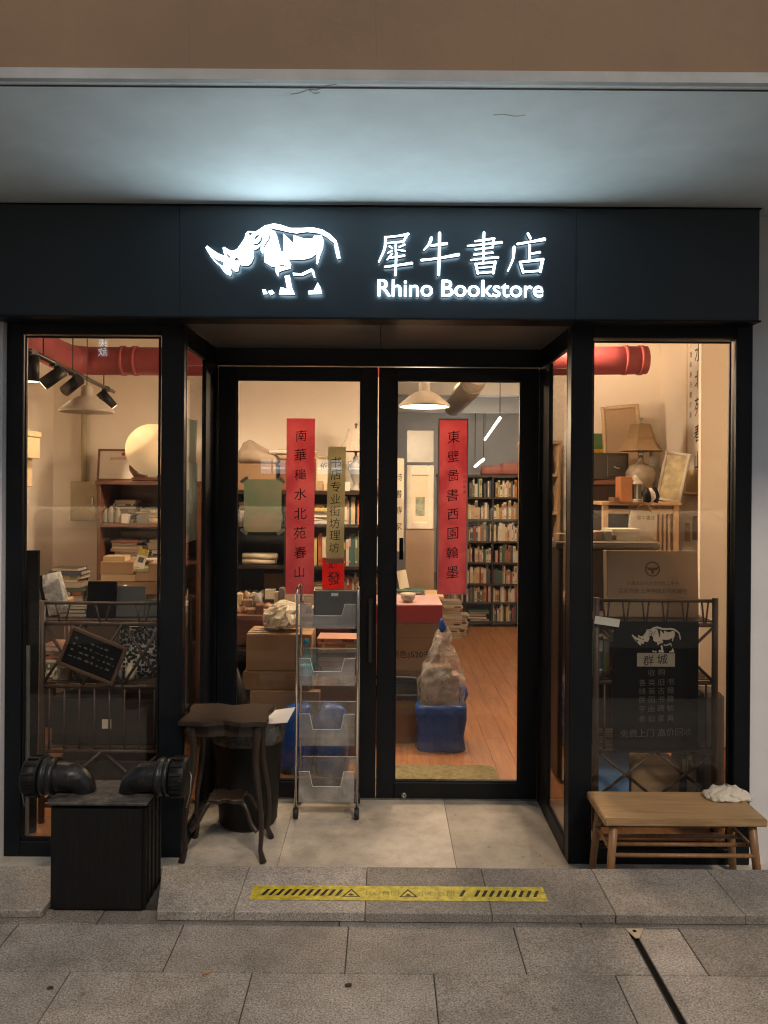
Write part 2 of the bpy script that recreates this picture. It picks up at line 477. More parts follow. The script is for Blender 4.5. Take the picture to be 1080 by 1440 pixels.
def ribbon(pts):                       # pts: (x, y, half width) -> outline polygon with round ends
    p = smooth_pts(pts, 5) if len(pts) > 2 else [tuple(a+(b-a)*i/6 for a, b in zip(pts[0], pts[1])) for i in range(7)]
    L, Rr = [], []
    for i in range(len(p)):
        a = p[max(i-1,0)]; b = p[min(i+1,len(p)-1)]
        dx, dy = b[0]-a[0], b[1]-a[1]; l = math.hypot(dx, dy) or 1
        nx, ny = -dy/l, dx/l
        L.append((p[i][0]+nx*p[i][2], p[i][1]+ny*p[i][2])); Rr.append((p[i][0]-nx*p[i][2], p[i][1]-ny*p[i][2]))
    def capp(q, prev, w):
        dx, dy = q[0]-prev[0], q[1]-prev[1]; a0 = math.atan2(dy, dx)
        return [(q[0]+math.cos(a0+t)*w, q[1]+math.sin(a0+t)*w) for t in (.9, .45, 0, -.45, -.9)]
    e = capp(p[-1], p[-2], p[-1][2]); st = capp(p[0], p[1], p[0][2])
    return L + e + Rr[::-1] + st

# ------------------------------------------------------------------ generic small builders
def boxthing(name, label, cat, x0, x1, y0, y1, z0, z1, m, bevel=.004, rotz=0, group=None):
    cx, cy = (x0+x1)/2, (y0+y1)/2
    o = MB().box(x0-cx, x1-cx, y0-cy, y1-cy, 0, z1-z0).obj(name, m, None, (cx, cy, z0), (0,0,rotz), bevel)
    return tag(o, label, cat, group)
def carton(label, x0, x1, y0, y1, z0, z1, m=None, rotz=0, group=None, tape=True):
    m = m or CARD
    t = thing('cardboard_box', label, 'box', ((x0+x1)/2, (y0+y1)/2, z0), rotz, group)
    a, b, h = (x1-x0)/2, (y1-y0)/2, z1-z0
    MB().box(-a, a, -b, b, 0, h-.004).obj('box_body', m, t, bevel=.004)
    MB().box(-a+.001, a-.001, -b+.001, -.0015, h-.004, h).box(-a+.001, a-.001, .0015, b-.001, h-.004, h).obj('flaps', m, t)
    if tape:
        MB().box(-a-.0012, a+.0012, -.024, .024, h, h+.001).box(a-.0002, a+.0012, -.024, .024, h*.7, h+.001).box(-a-.0012, -a+.0002, -.024, .024, h*.7, h+.001).obj('tape', TAPE, t)
    return t

COVERS = [mat('book_cover_%d' % i, c, .5, 0, .1) for i, c in enumerate([
    (.62,.55,.42), (.55,.50,.42), (.10,.09,.08), (.30,.06,.045), (.05,.11,.10), (.45,.36,.22), (.62,.58,.50),
    (.06,.08,.13), (.40,.13,.05), (.50,.42,.14), (.20,.14,.09), (.52,.30,.24), (.15,.18,.13), (.66,.62,.56)])]
def _bookmesh():
    b = MB()
    b.box(-.5,-.42, -.5,.5, 0,1, 0).box(.42,.5, -.5,.5, 0,1, 0).box(-.42,.42, -.5,-.44, 0,1, 0)
    b.box(-.42,.42, -.44,.47, .02,.98, 1)
    b.box(-.36,.36, -.506,-.5005, .62,.90, 2).box(-.30,.30, -.506,-.5005, .10,.16, 2)
    return b.mesh('book', [COVERS[0], PAGES, COVERS[6]])
BOOKME = _bookmesh()
def book(label, group, t, dep, h, loc, cover=None, rot=(0,0,0), name='book'):
    o = bpy.data.objects.new(name, BOOKME); COL.objects.link(o)
    o.scale = (t, dep, h); o.location = loc; o.rotation_euler = rot
    o.material_slots[0].link = 'OBJECT'
    o.material_slots[0].material = cover or random.choice(COVERS)
    o.material_slots[2].link = 'OBJECT'
    o.material_slots[2].material = random.choice(COVERS) if random.random() < .6 else o.material_slots[0].material
    return tag(o, label, 'book', group)
def pile(label, group, x, y, z, n, wdt=.2, dep=.15, tmin=.012, tmax=.03, pages_front=True, covers=None, name='book'):
    for i in range(n):
        t = random.uniform(tmin, tmax)
        k = random.uniform(.82, 1.08)
        # lying: thickness up, long side across
        yaw = random.uniform(-.12, .12) + (math.pi if pages_front and random.random() < .65 else 0)
        R = RZ_(yaw) @ RY_(rad(90))
        o = book(label, group, t, dep*k, wdt*k, (0,0,0), random.choice(covers or COVERS), name=name)
        if name != 'book': o['category'] = name.replace('_', ' ')
        o.matrix_world = T(x+random.uniform(-.012,.012), y+random.uniform(-.01,.01), z+t/2) @ R @ T(0,0,-wdt*k/2) @ Matrix.Diagonal((t, dep*k, wdt*k, 1))
        z += t + .0008
    return z

# =================================================================== THE SETTING
YF, YD, YS = 3.27, 3.874, 3.15      # window plane, door plane, sign face
XL, XR = -.854, .787                           # entrance side faces
PAVE, KTOP = .107, .14          # the paving and kerb lie higher than the entrance floor
KB, KF = 2.925, 2.612          # back and front edge of the kerb
struct(MB().box(-60, 60, -60, -3.0, -.30, PAVE-.016).obj('road', mat('asphalt', (.05,.05,.05), .85, 0, .25, 6, .3, 120)))
struct(MB().box(-60, 60, -3.0, KB-.004, -.30, PAVE-.010).obj('ground', mat('street_paving', (.17,.16,.15), .8, 0, .2, 3)))
# pavement slabs
pav = struct(MB().box(-4, 4, -.5, KF+.06, PAVE-.009, PAVE-.006).obj('pavement', MORTAR))
def slab_obj(name, x0, x1, y0, y1, z0, z1, m, parent, bev=.002, tilt=.0006):
    cx, cy = (x0+x1)/2, (y0+y1)/2
    b = MB().box(x0-cx, x1-cx, y0-cy, y1-cy, z0, z1)
    return b.obj(name, m, parent, (cx, cy, random.uniform(-.0012, .0004)), (random.uniform(-tilt,tilt), random.uniform(-tilt,tilt), 0), bev)
rows = [(2.68, 2.594, -1.78, .82), (2.591, 2.343, -1.22, .556), (2.340, 2.066, -.943, .553), (2.063, 1.79, -1.22, .556), (1.787, 1.51, -.943, .553), (1.507, 1.2, -1.22, .556)]
DRX = .84
for (ya, yb, xo, st) in rows:
    x = xo - 3*st
    while x < 3.2:
        a, b = x, x+st-.003
        cuts = [(a, b)]
        if a < DRX < b and ya < 2.6: cuts = [(a, DRX-.013), (DRX+.013, b)]
        for (p, q) in cuts:
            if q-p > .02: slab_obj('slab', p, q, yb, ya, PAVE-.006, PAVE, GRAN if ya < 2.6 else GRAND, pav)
        x += st
# slot drain
dr = thing('slot_drain', 'narrow dark slot drain with a steel corner plate running across the paving', 'drain', (DRX, 2.588, PAVE-.006))
MB().box(-.011, .011, -1.5, 0, 0, .0015).obj('channel', BLACKB, dr)
MB().box(-.0125, -.0095, -1.5, -.06, 0, .0058).box(.0095, .0125, -1.5, -.06, 0, .0050).obj('steel_edge', STEELD, dr)
pl = MB().slab([(-.02, 0), (.045, 0), (.012, -.06), (-.002, -.06)], .0062, .0085)
pl.obj('corner_plate', BRUSHED, dr)
MB().lathe([(.007, .0086), (.007, .0092)], (.008, -.02, 0), 10).obj('screw', BLACKB, dr)

# kerb of granite blocks with a gap for the black box
kerb = struct(MB().box(-4, 4, 2.69, KB-.012, PAVE-.009, PAVE+.012).obj('kerb', MORTAR))
BX0 = -1.155
ks = [-2.9, -2.3, -1.72, BX0]
for a, b in zip(ks[:-1], ks[1:]): slab_obj('kerb_stone', a, b-.003, KF+.012, KB, PAVE+.0008, KTOP-.004, KERBG, kerb, .004)
ks = [-.79, PX(355, 2.92), PX(520, 2.92), PX(680, 2.92), .80, 1.24, 1.68, 2.3]
for i, (a, b) in enumerate(zip(ks[:-1], ks[1:])):
    if i == 0: MB().slab([(-.762, KF), (b-.0015, KF), (b-.0015, KB), (-.834, KB)], PAVE+.0008, KTOP).obj('kerb_stone', KERBG, kerb, bevel=.0025)
    else: slab_obj('kerb_stone', a, b-.0015, KF+random.uniform(-.002,.003), KB+random.uniform(-.001,.001), PAVE+.0008, KTOP, KERBG, kerb, .0025)
struct(MB().box(-4, 4, KB-.010, KB-.003, -.05, KTOP-.012).obj('kerb_back', KERBG))
# entrance floor tiles
ef = struct(MB().box(-1.66, 1.62, 2.93, 3.302, -.04, -.004).box(XL, XR, 3.302, 3.93, -.04, -.004).obj('entrance_floor', MORTAR))
ts = [-1.66, -1.18, XL, -.434, .314, XR, 1.06, 1.62]
for i, (a, b) in enumerate(zip(ts[:-1], ts[1:])): slab_obj('tile', a, b-.0018, 2.932, 3.928 if 2 <= i <= 4 else 3.30, -.004, 0, TERRA, ef, .0008, .0002)
struct(MB().box(-2.7, XL-.021, 3.312, 3.929, -.10, 0).obj('shop_floor_left', FLOORW))
struct(MB().box(XR+.021, 2.2, 3.312, 3.929, -.10, 0).obj('shop_floor_right', FLOORW))

# interior floor: planks where they can be told apart
fl = struct(MB().box(-2.7, 4.2, 3.93, 14.2, -.10, -.004).obj('shop_floor', mat('floor_base', (.16,.07,.03), .5)))
x = -.9
k = 0
while x < 1.75:
    y = 3.932 - (.4 if k % 3 == 1 else .8 if k % 3 == 2 else 0)
    while y < 9.4:
        a, b = max(y, 3.932), min(y+1.3, 9.6)
        if b-a > .1:
            o = MB().box(-.0612, .0612, 0, b-a-.0012, -.004, 0).obj('plank', FLOORW, fl, (x, a, 0), None, .0006)
        y += 1.3
    x += .1235; k += 1
# wall bodies
CH = 3.0
def wallbox(name, x0, x1, y0, y1, z0, z1, m):
    return struct(MB().box(x0, x1, y0, y1, z0, z1).obj(name, m))
wallbox('wall_left', -2.62, -2.5, 3.42, 5.92, 0, CH, WALLW)
wallbox('wall_back_left', -2.5, .10, 5.80, 5.92, 0, CH, WALLW)
wallbox('wall_back_right', 1.30, 2.15, 6.0, 6.12, 0, CH, WALLW)
wallbox('wall_right', 2.15, 2.27, 3.42, 6.12, 0, CH, WALLW)
wallbox('partition_wall', 1.937, 2.149, 4.70, 4.735, 0, CH, WALLW)
wallbox('ceiling', -2.62, 2.27, 3.42, 6.12, CH, CH+.1, CEILW)
wallbox('bulkhead', -2.62, XL-.1, 3.372, 3.42, 2.282, CH, WALLW)
wallbox('bulkhead_middle', XL-.1, XR+.1, 3.372, 3.42, 2.345, CH, WALLW)
wallbox('bulkhead_right', XR+.1, 2.27, 3.372, 3.42, 2.282, CH, WALLW)
wallbox('rear_room_wall_left', -1.2, -1.1, 5.92, 14, 0, 2.9, GREYW)
wallbox('rear_room_wall_right', 4.0, 4.1, 6.12, 14, 0, 2.9, GREYW)
wallbox('rear_room_wall_end', -1.2, 4.1, 14, 14.1, 0, 2.9, GREYW)
wallbox('rear_room_wall_front', 2.27, 4.1, 6.0, 6.12, 0, 2.9, GREYW)
wallbox('rear_room_ceiling', -1.2, 4.1, 6.12, 14.1, 2.9, 3.0, GREYW)
wallbox('pier_left', -3.0, -1.612, 3.24, 3.42, -.04, 2.74, PLASTER)
wallbox('pier_right', 1.556, 3.0, 3.25, 3.42, -.04, 2.74, PLASTER)
wallbox('facade_wall', -3.2, 3.2, 3.262, 3.37, 2.345, 2.74, PLASTER)
# canopy above the shop
can = wallbox('canopy', -4, 4, 2.19, 3.37, 2.741, 2.98, SOFFIT)
wallbox('canopy_edge', -4, 4, 2.168, 2.188, 2.738, 2.768, mat('pale_drip_edge', (.44,.46,.47), .6))
CRACKM = mat('hairline_crack', (.30,.33,.35), .9)
MB().box(-4, 4, 2.212, 2.219, 2.7396, 2.7408).obj('groove_shade', MORTAR, can)  # flat dark strip painted in for the shade of the gap
for cpts in ([(405,134),(418,132),(430,127),(441,128),(455,122),(470,119)], [(430,127),(438,133),(446,131)], [(690,161),(705,160),(722,163),(735,161)]):
    b_ = MB(); q_ = []
    for (u_, v_) in cpts:
        y_ = (2.74-EYE)*F/(HOR-v_); q_.append(((u_-540)/F*y_, y_))
    for (p0, p1) in zip(q_[:-1], q_[1:]):
        b_.slab([(p0[0], p0[1]-.0012), (p1[0], p1[1]-.0009), (p1[0], p1[1]+.0009), (p0[0], p0[1]+.0012)], 2.7402, 2.7408)
    b_.obj('crack', CRACKM, can)
fas = struct(MB().box(-4, 4, 2.185, 2.40, 2.982, 3.9).obj('fascia', FASCIA))
fx = [-4, -2.3, -1.1, -.56, -.03, .36, 1.06, 2.3, 4]
for a, b in zip(fx[:-1], fx[1:]):
    MB().box(a+.00012, b-.00012, 2.1775, 2.184, 2.773, 3.9).obj('panel', FASCIA, fas)

# entrance ceiling panels
ec = struct(MB().box(XL-.09, XR+.09, 3.27, 3.93, 2.29, 2.34).obj('entrance_ceiling', SIGNM))
SOFP = mat('dark_soffit_panel', (.17,.18,.19), .34, 0, .05)
for a, b in ((XL+.001, -.022), (-.018, XR-.001)):
    MB().box(a, b, 3.262, 3.872, 2.28, 2.2895).obj('panel', SOFP, ec)

# =================================================================== SHOPFRONT
def frame4(X0, X1, Z0, Z1, gx0, gx1, gz0, gz1, y0, y1):
    b = MB()
    b.box(X0, gx0, y0, y1, Z0, Z1).box(gx1, X1, y0, y1, Z0, Z1)
    b.box(gx0, gx1, y0, y1, Z0, gz0).box(gx0, gx1, y0, y1, gz1, Z1)
    return b
# left window
lw = thing('shop_window', 'black framed shop window on the left with a track of spotlights showing through', 'window', (-1.2, YF, 0))
O = (1.2, -YF, 0)
def shift(b, o): return MB().merge(b, T(*o))
shift(frame4(-1.610, XL-.0005, 0, 2.279, -1.541, -.951, .066, 2.226, YF, YF+.04), O).obj('frame', BLACKM, lw, bevel=.003)
shift(frame4(-1.535, -.957, .072, 2.22, -1.527, -.965, .080, 2.212, YF+.006, YF+.018), O).obj('glazing_bead', BLACKM, lw)
shift(MB().box(-1.545, -.947, YF+.0185, YF+.0275, .06, 2.232), O).obj('pane', GLASS, lw)
# right window
rw = thing('shop_window', 'black framed shop window on the right above the low bench', 'window', (1.2, YF, 0))
O = (-1.2, -YF, 0)
shift(frame4(XR+.0005, 1.553, 0, 2.279, .880, 1.484, .066, 2.222, YF-.03, YF+.04), O).obj('frame', BLACKM, rw, bevel=.003)
shift(frame4(.886, 1.478, .072, 2.216, .894, 1.470, .080, 2.208, YF+.006, YF+.018), O).obj('glazing_bead', BLACKM, rw)
shift(MB().box(.876, 1.488, YF+.0185, YF+.0275, .06, 2.228), O).obj('pane', GLASS, rw)
# side panes of the recess
def sidelite(label, X, sgn, y0):
    t = thing('side_window', label, 'window', (X, y0, 0))
    L = YD - y0
    w = .02*sgn
    xa, xb = min(0, w), max(0, w)
    b = MB()
    g0, g1 = .012, L-.20
    b.box(xa, xb, 0, g0, 0, 2.279).box(xa, xb, g1, L-.001, 0, 2.279)
    b.box(xa, xb, g0, g1, 0, .075).box(xa, xb, g0, g1, 2.185, 2.279)
    b.obj('frame', BLACKM, t, bevel=.003)
    MB().box(min(.4*w, .6*w), max(.4*w, .6*w), g0-.004, g1+.004, .07, 2.19).obj('pane', GLASS, t)
    return t
sidelite('narrow side pane of the entrance on the left, with papers stuck to its glass', XL, -1, YF+.042)
sidelite('narrow side pane of the entrance on the right, clear of any papers', XR, 1, YF+.042)
# door frame
df = thing('door_frame', 'black head and jambs around the double glass doors', 'door frame', (0, YD, 0))
MB().box(XL-.05, XR+.05, .002, .07, 2.192, 2.289).obj('head', BLACKM, df, bevel=.002)
MB().box(XL-.05, -.842, .002, .07, 0, 2.191).obj('jamb', BLACKM, df, bevel=.002)
MB().box(.784, XR+.05, .002, .07, 0, 2.191).obj('jamb', BLACKM, df, bevel=.002)
MB().box(-.842, .784, .01, .07, 0, .008).obj('threshold', BRUSHED, df)
def door(label, x0, x1, gx0, gx1):
    cx = (x0+x1)/2
    t = thing('glass_door', label, 'door', (cx, YD, 0))
    shift(frame4(x0, x1, .012, 2.186, gx0, gx1, .093, 2.122, 0, .05), (-cx, 0, 0)).obj('frame', BLACKM, t, bevel=.003)
    shift(frame4(gx0-.001, gx1+.001, .092, 2.123, gx0+.007, gx1-.007, .100, 2.115, .006, .018), (-cx, 0, 0)).obj('glazing_bead', BLACKM, t)
    MB().box(gx0-cx-.004, gx1-cx+.004, .0185, .0265, .09, 2.126).obj('pane', GLASSD, t)
    return t
dl = door('left glass door leaf of the entrance, behind the wheeled tray trolley', -.838, -.034, -.746, -.118)
drr = door('right glass door leaf of the entrance, showing the bagged goods and bookshelf', -.029, .780, .061, .689)
# handles and lock
h = MB().box(-.011, .011, -.014, 0, -.16, .16).box(-.006, .006, -.04, -.014, -.13, -.10).box(-.006, .006, -.04, -.014, .10, .13).box(-.008, .008, -.055, -.04, -.15, .15)
h.obj('handle', STEELD, dl, (-.064+.436, 0, .86), None, .002)
MB().lathe([(.014, 0), (.014, .006), (.010, .008), (.004, .008), (.004, .004)], (0,0,0), 16, M=RX_(rad(90))).obj('lock', BRUSHED, drr, (PX(571, YD)-.3755, 0, PZ(1118, YD)))
MB().box(-.010, .010, -.002, 0, -.055, .055).obj('pull_label', BLACKB, drr, (PX(565, YD)-.3755, .0185, PZ(772, YD)))

# =================================================================== SIGN
sg = thing('shop_sign', 'long dark fascia sign with glowing white rhino and shop name', 'sign', (0, YS, 2.28))
SX0, SX1, SH = -1.9, PX(1066, YS), .455
MB().box(SX0+.004, SX1-.004, .012, .108, .003, SH-.003).obj('box_body', SIGNM, sg)
for a, b in ((SX0, PX(250, YS)), (PX(250, YS), PX(808, YS)), (PX(808, YS), SX1)):
    MB().box(a+.0007, b-.0007, 0, .0115, 0, SH).obj('panel', SIGNM, sg, bevel=.0015)
MB().box(SX0, SX1+.006, -.006, .11, -.008, -.0005).obj('bottom_trim', BLACKM, sg, bevel=.001)
MB().box(SX0, SX1+.006, -.004, .11, SH+.0005, SH+.005).obj('top_trim', BLACKM, sg)
def sp(px, py):                                   # photograph pixel -> sign face coordinates
    return (PX(px, YS-.03, py), PZ(py, YS-.03, px) - 2.28)
GAP, DEPTH = .012, .020
def curve_fill(loops):
    c = bpy.data.curves.new('emblem', 'CURVE'); c.dimensions = '2D'; c.fill_mode = 'BOTH'; c.extrude = .5
    for lp in loops:
        s_ = c.splines.new('POLY'); s_.points.add(len(lp)-1); s_.use_cyclic_u = True
        for q, (a, b) in zip(s_.points, lp): q.co = (a, b, 0, 1)
    o = bpy.data.objects.new('emblem', c); COL.objects.link(o)
    bpy.context.view_layer.update()
    me = bpy.data.meshes.new_from_object(o.evaluated_get(bpy.context.evaluated_depsgraph_get()))
    v = [tuple(x.co) for x in me.vertices]; f = [tuple(p.vertices) for p in me.polygons]
    nn = [tuple(p.normal) for p in me.polygons]
    bpy.data.objects.remove(o); bpy.data.curves.remove(c); bpy.data.meshes.remove(me)
    return v, f, nn
def solid_from(v, f, nn, y_front, y_back):
    b = MB()
    for fa, n_ in zip(f, nn):
        m = 0 if n_[2] > .5 else 2 if n_[2] < -.5 else 1
        vv = [(v[i][0], y_front if v[i][2] > 0 else y_back, v[i][1]) for i in fa]
        b.add(vv, [tuple(range(len(fa)))], m)
    return b
LED = [LEDFACE, RETURN, LEDBACK]
def hz(u, v): return (285+u/10.8, 310+v/10.8)
def gz(u, v): return (270+u/4.696, 290+v/4.696)
body = [hz(*p) for p in [(45,415),(70,385),(140,440),(230,500),(340,545),(320,480),(305,415),(330,405),(400,450),(470,465),(530,430),(580,360),(640,270),(655,200),(690,165),(740,165),(800,175),(860,140)]]
body += [gz(*p) for p in [(480,130),(540,115),(590,125),(650,145),(720,145),(800,142),(860,155),(910,185),(955,230),(970,290),(980,345),(960,350),(945,290),(940,245),(890,205),(840,180),(760,170),(690,180),(640,172),(590,160),(500,142),(515,152),(548,166),(562,200),(588,300),(604,300),(603,182),(640,215),(670,250),(672,192),(735,213),(795,215),(810,195),(855,195),(868,225),(865,280),(845,330),(830,385),(820,380),(825,310),(790,340),(730,355),(635,350),(655,385),(650,415),(600,385),(560,395),(530,400),(480,370),(478,310),(470,295),(455,292)]]
body += [hz(*p) for p in [(885,370),(840,430),(800,445),(770,430),(780,560),(740,650),(690,690),(600,685),(560,670),(545,770),(500,780),(450,740),(420,735),(440,790),(430,840),(370,820),(310,760),(270,700),(200,640),(140,570),(90,490)]]
holes = [[hz(*p) for p in q] for q in [
    [(110,490),(160,560),(220,600),(290,620),(310,645),(295,675),(250,650),(190,600),(140,550)],
    [(325,450),(360,500),(430,550),(405,565),(370,535)], [(480,590),(520,570),(560,600),(515,615)],
    [(695,185),(755,200),(720,240)], [(770,300),(810,240),(870,215),(830,265)],
    [(740,335),(830,350),(878,300),(888,240),(902,300),(872,350),(820,375)]]]
holes.append([hz(990,215), hz(1030,275), hz(960,370), hz(915,450), hz(940,370), hz(1005,280)])
bits = [[gz(*p) for p in q] for q in [
    [(550,400),(600,395),(640,415),(600,425),(575,435),(570,465),(555,440)],
    [(665,440),(720,445),(790,412),(805,425),(815,475),(805,470),(790,432),(730,460),(670,458)],
    [(612,462),(645,455),(660,540),(680,585),(575,582),(585,535),(605,540),(630,550)],
    [(465,550),(485,550),(500,580),(472,582)], [(502,562),(530,553),(545,575),(520,588)],
    [(830,505),(850,540),(858,580),(770,582),(768,560),(805,555)]]]
def grow(lp, k):
    cx_ = sum(p[0] for p in lp)/len(lp); cy_ = sum(p[1] for p in lp)/len(lp)
    return [(cx_+(p[0]-cx_)*k, cy_+(p[1]-cy_)*(k+.12)) for p in lp]
holes = [grow(h_, 1.18) for h_ in holes]
RH = [[body] + holes] + [[q] for q in bits]
em = []
for i, loops in enumerate(RH):
    b = solid_from(*curve_fill([[sp(*p) for p in lp] for lp in loops]), -GAP-DEPTH, -GAP)
    o = b.obj('rhino_body' if i == 0 else 'rhino_piece', [LEDRHINO, RETURN, LEDBACK], sg)
def zz(u, v): return (500+u/3.6, 300+v/3.6)
WORDS = {
 '犀': [[(150,122,7),(210,116,6),(266,106,9)], [(262,108,9),(240,148,6)], [(160,152,6),(242,144,7)], [(152,122,8),(147,180,8),(118,246,5)],
       [(203,150,6),(203,196,5)], [(172,168,6),(186,178,5)], [(164,202,5),(184,190,5)], [(222,172,5),(248,160,6)], [(216,186,5),(248,192,6)],
       [(184,206,6),(160,236,4)], [(174,226,6),(246,216,7)], [(150,272,7),(215,264,7),(284,254,9)], [(206,204,8),(204,260,7),(201,314,7)]],
 '牛': [[(384,126,10),(370,160,8),(346,186,5)], [(384,164,7),(460,154,9)], [(334,238,8),(420,228,7),(520,210,11)], [(425,102,10),(424,200,9),(420,312,9)]],
 '書': [[(650,98,8),(648,180,7),(646,242,6)], [(606,142,6),(702,128,7)], [(698,130,8),(694,172,6)], [(568,166,6),(650,158,6),(738,148,9)], [(606,184,6),(694,174,6)],
       [(600,210,6),(694,200,6)], [(584,238,6),(650,230,6),(720,224,8)], [(608,258,8),(618,306,7)], [(610,258,6),(708,248,7)], [(706,248,9),(696,304,8)], [(622,278,5),(698,272,5)], [(618,304,6),(698,298,6)]],
 '店': [[(872,104,8),(884,126,9)], [(820,156,8),(880,146,7),(955,132,11)], [(802,172,9),(797,230,7),(770,294,4)], [(880,164,9),(880,240,7)], [(886,206,6),(932,198,8)],
       [(832,248,8),(848,300,8)], [(834,248,7),(948,234,9)], [(946,236,10),(934,296,9)], [(848,298,7),(934,292,7)]]}
for ch, strokes in WORDS.items():
    b = MB()
    for i, st in enumerate(strokes):
        poly = ribbon([(*sp(*zz(u, v)), wd*.74/3.6/F*(YS-.03)) for u, v, wd in st])
        e = i*.00025
        n = len(poly)
        a = sum(poly[k][0]*poly[(k+1) % n][1]-poly[(k+1) % n][0]*poly[k][1] for k in range(n))
        if a < 0: poly = poly[::-1]
        y0, y1 = -GAP-DEPTH-e, -GAP+e
        b.add([(x_, y0, z_) for x_, z_ in poly], [tuple(range(n))], 0)
        b.add([(x_, y1, z_) for x_, z_ in poly], [tuple(range(n))[::-1]], 2)
        b.add([(x_, y0, z_) for x_, z_ in poly]+[(x_, y1, z_) for x_, z_ in poly], [(k, n+k, n+(k+1) % n, (k+1) % n) for k in range(n)], 1)
    b.obj('character', LED, sg)
# latin line, one letter at a time
def latin(body, x0px, x1px, ypx):
    c = bpy.data.curves.new('lettering', 'FONT'); c.body = body; c.size = 1; c.offset = .010; c.extrude = .5; c.resolution_u = 4
    o = bpy.data.objects.new('lettering', c); COL.objects.link(o); bpy.context.view_layer.update()
    me = bpy.data.meshes.new_from_object(o.evaluated_get(bpy.context.evaluated_depsgraph_get()))
    bm = bmesh.new(); bm.from_mesh(me); bm.faces.ensure_lookup_table()
    bmesh.ops.remove_doubles(bm, verts=bm.verts, dist=1e-5)
    xs = [v.co.x for v in bm.verts]; mnx, mxx = min(xs), max(xs)
    A = sp(x0px, ypx); B_ = sp(x1px, ypx); k = (B_[0]-A[0])/(mxx-mnx)
    # islands -> letters (merge the dot of i with its stem by x overlap)
    seen = set(); isl = []
    for f in bm.faces:
        if f.index in seen: continue
        stack = [f]; grp = []
        seen.add(f.index)
        while stack:
            g = stack.pop(); grp.append(g)
            for e in g.edges:
                for q in e.link_faces:
                    if q.index not in seen: seen.add(q.index); stack.append(q)
        xx = [v.co.x for g in grp for v in g.verts]
        isl.append([min(xx), max(xx), grp])
    isl.sort(key=lambda t: t[0]); merged = []
    for a in isl:
        if merged and a[0] < merged[-1][1]-.02: merged[-1][1] = max(merged[-1][1], a[1]); merged[-1][2] += a[2]
        else: merged.append(a)
    for a in merged:
        b = MB()
        for g in a[2]:
            m = 0 if g.normal.z > .5 else 2 if g.normal.z < -.5 else 1
            b.add([(A[0]+(v.co.x-mnx)*k, -GAP-DEPTH*.8 if v.co.z > 0 else -GAP, A[1]+v.co.y*k) for v in g.verts], [tuple(range(len(g.verts)))], m)
        b.obj('letter', LED, sg)
    bm.free(); bpy.data.objects.remove(o); bpy.data.curves.remove(c); bpy.data.meshes.remove(me)
latin('Rhino Bookstore', 531, 764, 416)

# =================================================================== THINGS IN FRONT OF THE SHOP
# --- black ribbed box with two capped pipe elbows
bxc = (-.985, 2.757, PAVE)
bb = thing('hose_connection_box', 'black ribbed metal box with two capped pipe elbows, standing at the kerb', 'hydrant box', bxc, 0)
hw, hd, ht = .166, .095, .383
MB().box(-hw, hw, -hd, hd, 0, ht-.012).obj('box_body', BLACKP, bb, bevel=.012, seg=2)
for i in range(9):
    MB().box(-.005, .005, -.0018, .0, .02, ht-.03).obj('rib', BLACKP, bb, (-hw+.045+i*(2*hw-.09)/8, -hd+.001, 0), None, .002)
for i in range(4):
    MB().box(0, .006, -.006, .006, .02, ht-.03).obj('rib', BLACKP, bb, (hw-.001, -hd+.035+i*.045, 0), None, .002)
DUSTY = mat('dusty_black_plate', (.06,.055,.05), .5, 0, .75, 26, .4, 50)
MB().box(-hw-.008, hw+.008, -hd-.008, hd+.008, ht-.0115, ht).obj('top_plate', DUSTY, bb, bevel=.003)
for s_ in (-1, 1):
    el = []
    for i in range(9):
        a = i/8*rad(90)
        el.append((s_*(.085+.10*math.sin(a)*1.0), 0, ht-.045+.095*(1-math.cos(a)) if False else ht-.05+.10*math.sin(a)**.8))
    pts = [(s_*.075, .0, ht-.01), (s_*.09, 0, ht+.025), (s_*.115, 0, ht+.045), (s_*.15, 0, ht+.052), (s_*.215, 0, ht+.052)]
    e = MB().tube(smooth_pts(pts, 5), [.035+.018*min(1, i/12) for i in range(21)], 18)
    ep = e.obj('pipe_elbow', BLACKPG, bb)
    RMat = RY_(rad(90)*s_)
    MB().lathe([(.0, 0), (.062, 0), (.066, .006), (.066, .018), (.060, .022), (.060, .030), (.066, .033), (.066, .045), (.055, .048)], (0,0,0), 24, M=T(s_*.180, 0, ht+.052) @ RMat).obj('coupling_ring', BLACKPG, ep)
    cap = MB().lathe([(.055, 0), (.068, .002), (.068, .05), (.064, .056), (.045, .060), (.0, .060)], (0,0,0), 28, M=T(s_*.232, 0, ht+.052) @ RMat)
    cp_ = cap.obj('cap', BLACKP, ep)
    for k in range(14):
        an = 2*math.pi*k/14
        MB().box(-.004, .004, .066, .073, .006, .046, M=T(s_*.232, 0, ht+.052) @ RMat @ RZ_(an)).obj('cap_grip', BLACKP, ep)
    MB().tube([(s_*.294, 0, ht+.07), (s_*.303, -.01, ht+.06), (s_*.300, -.015, ht+.0), (s_*.288, -.02, ht-.05)], .0025, 6).obj('chain', BRUSHED, ep)
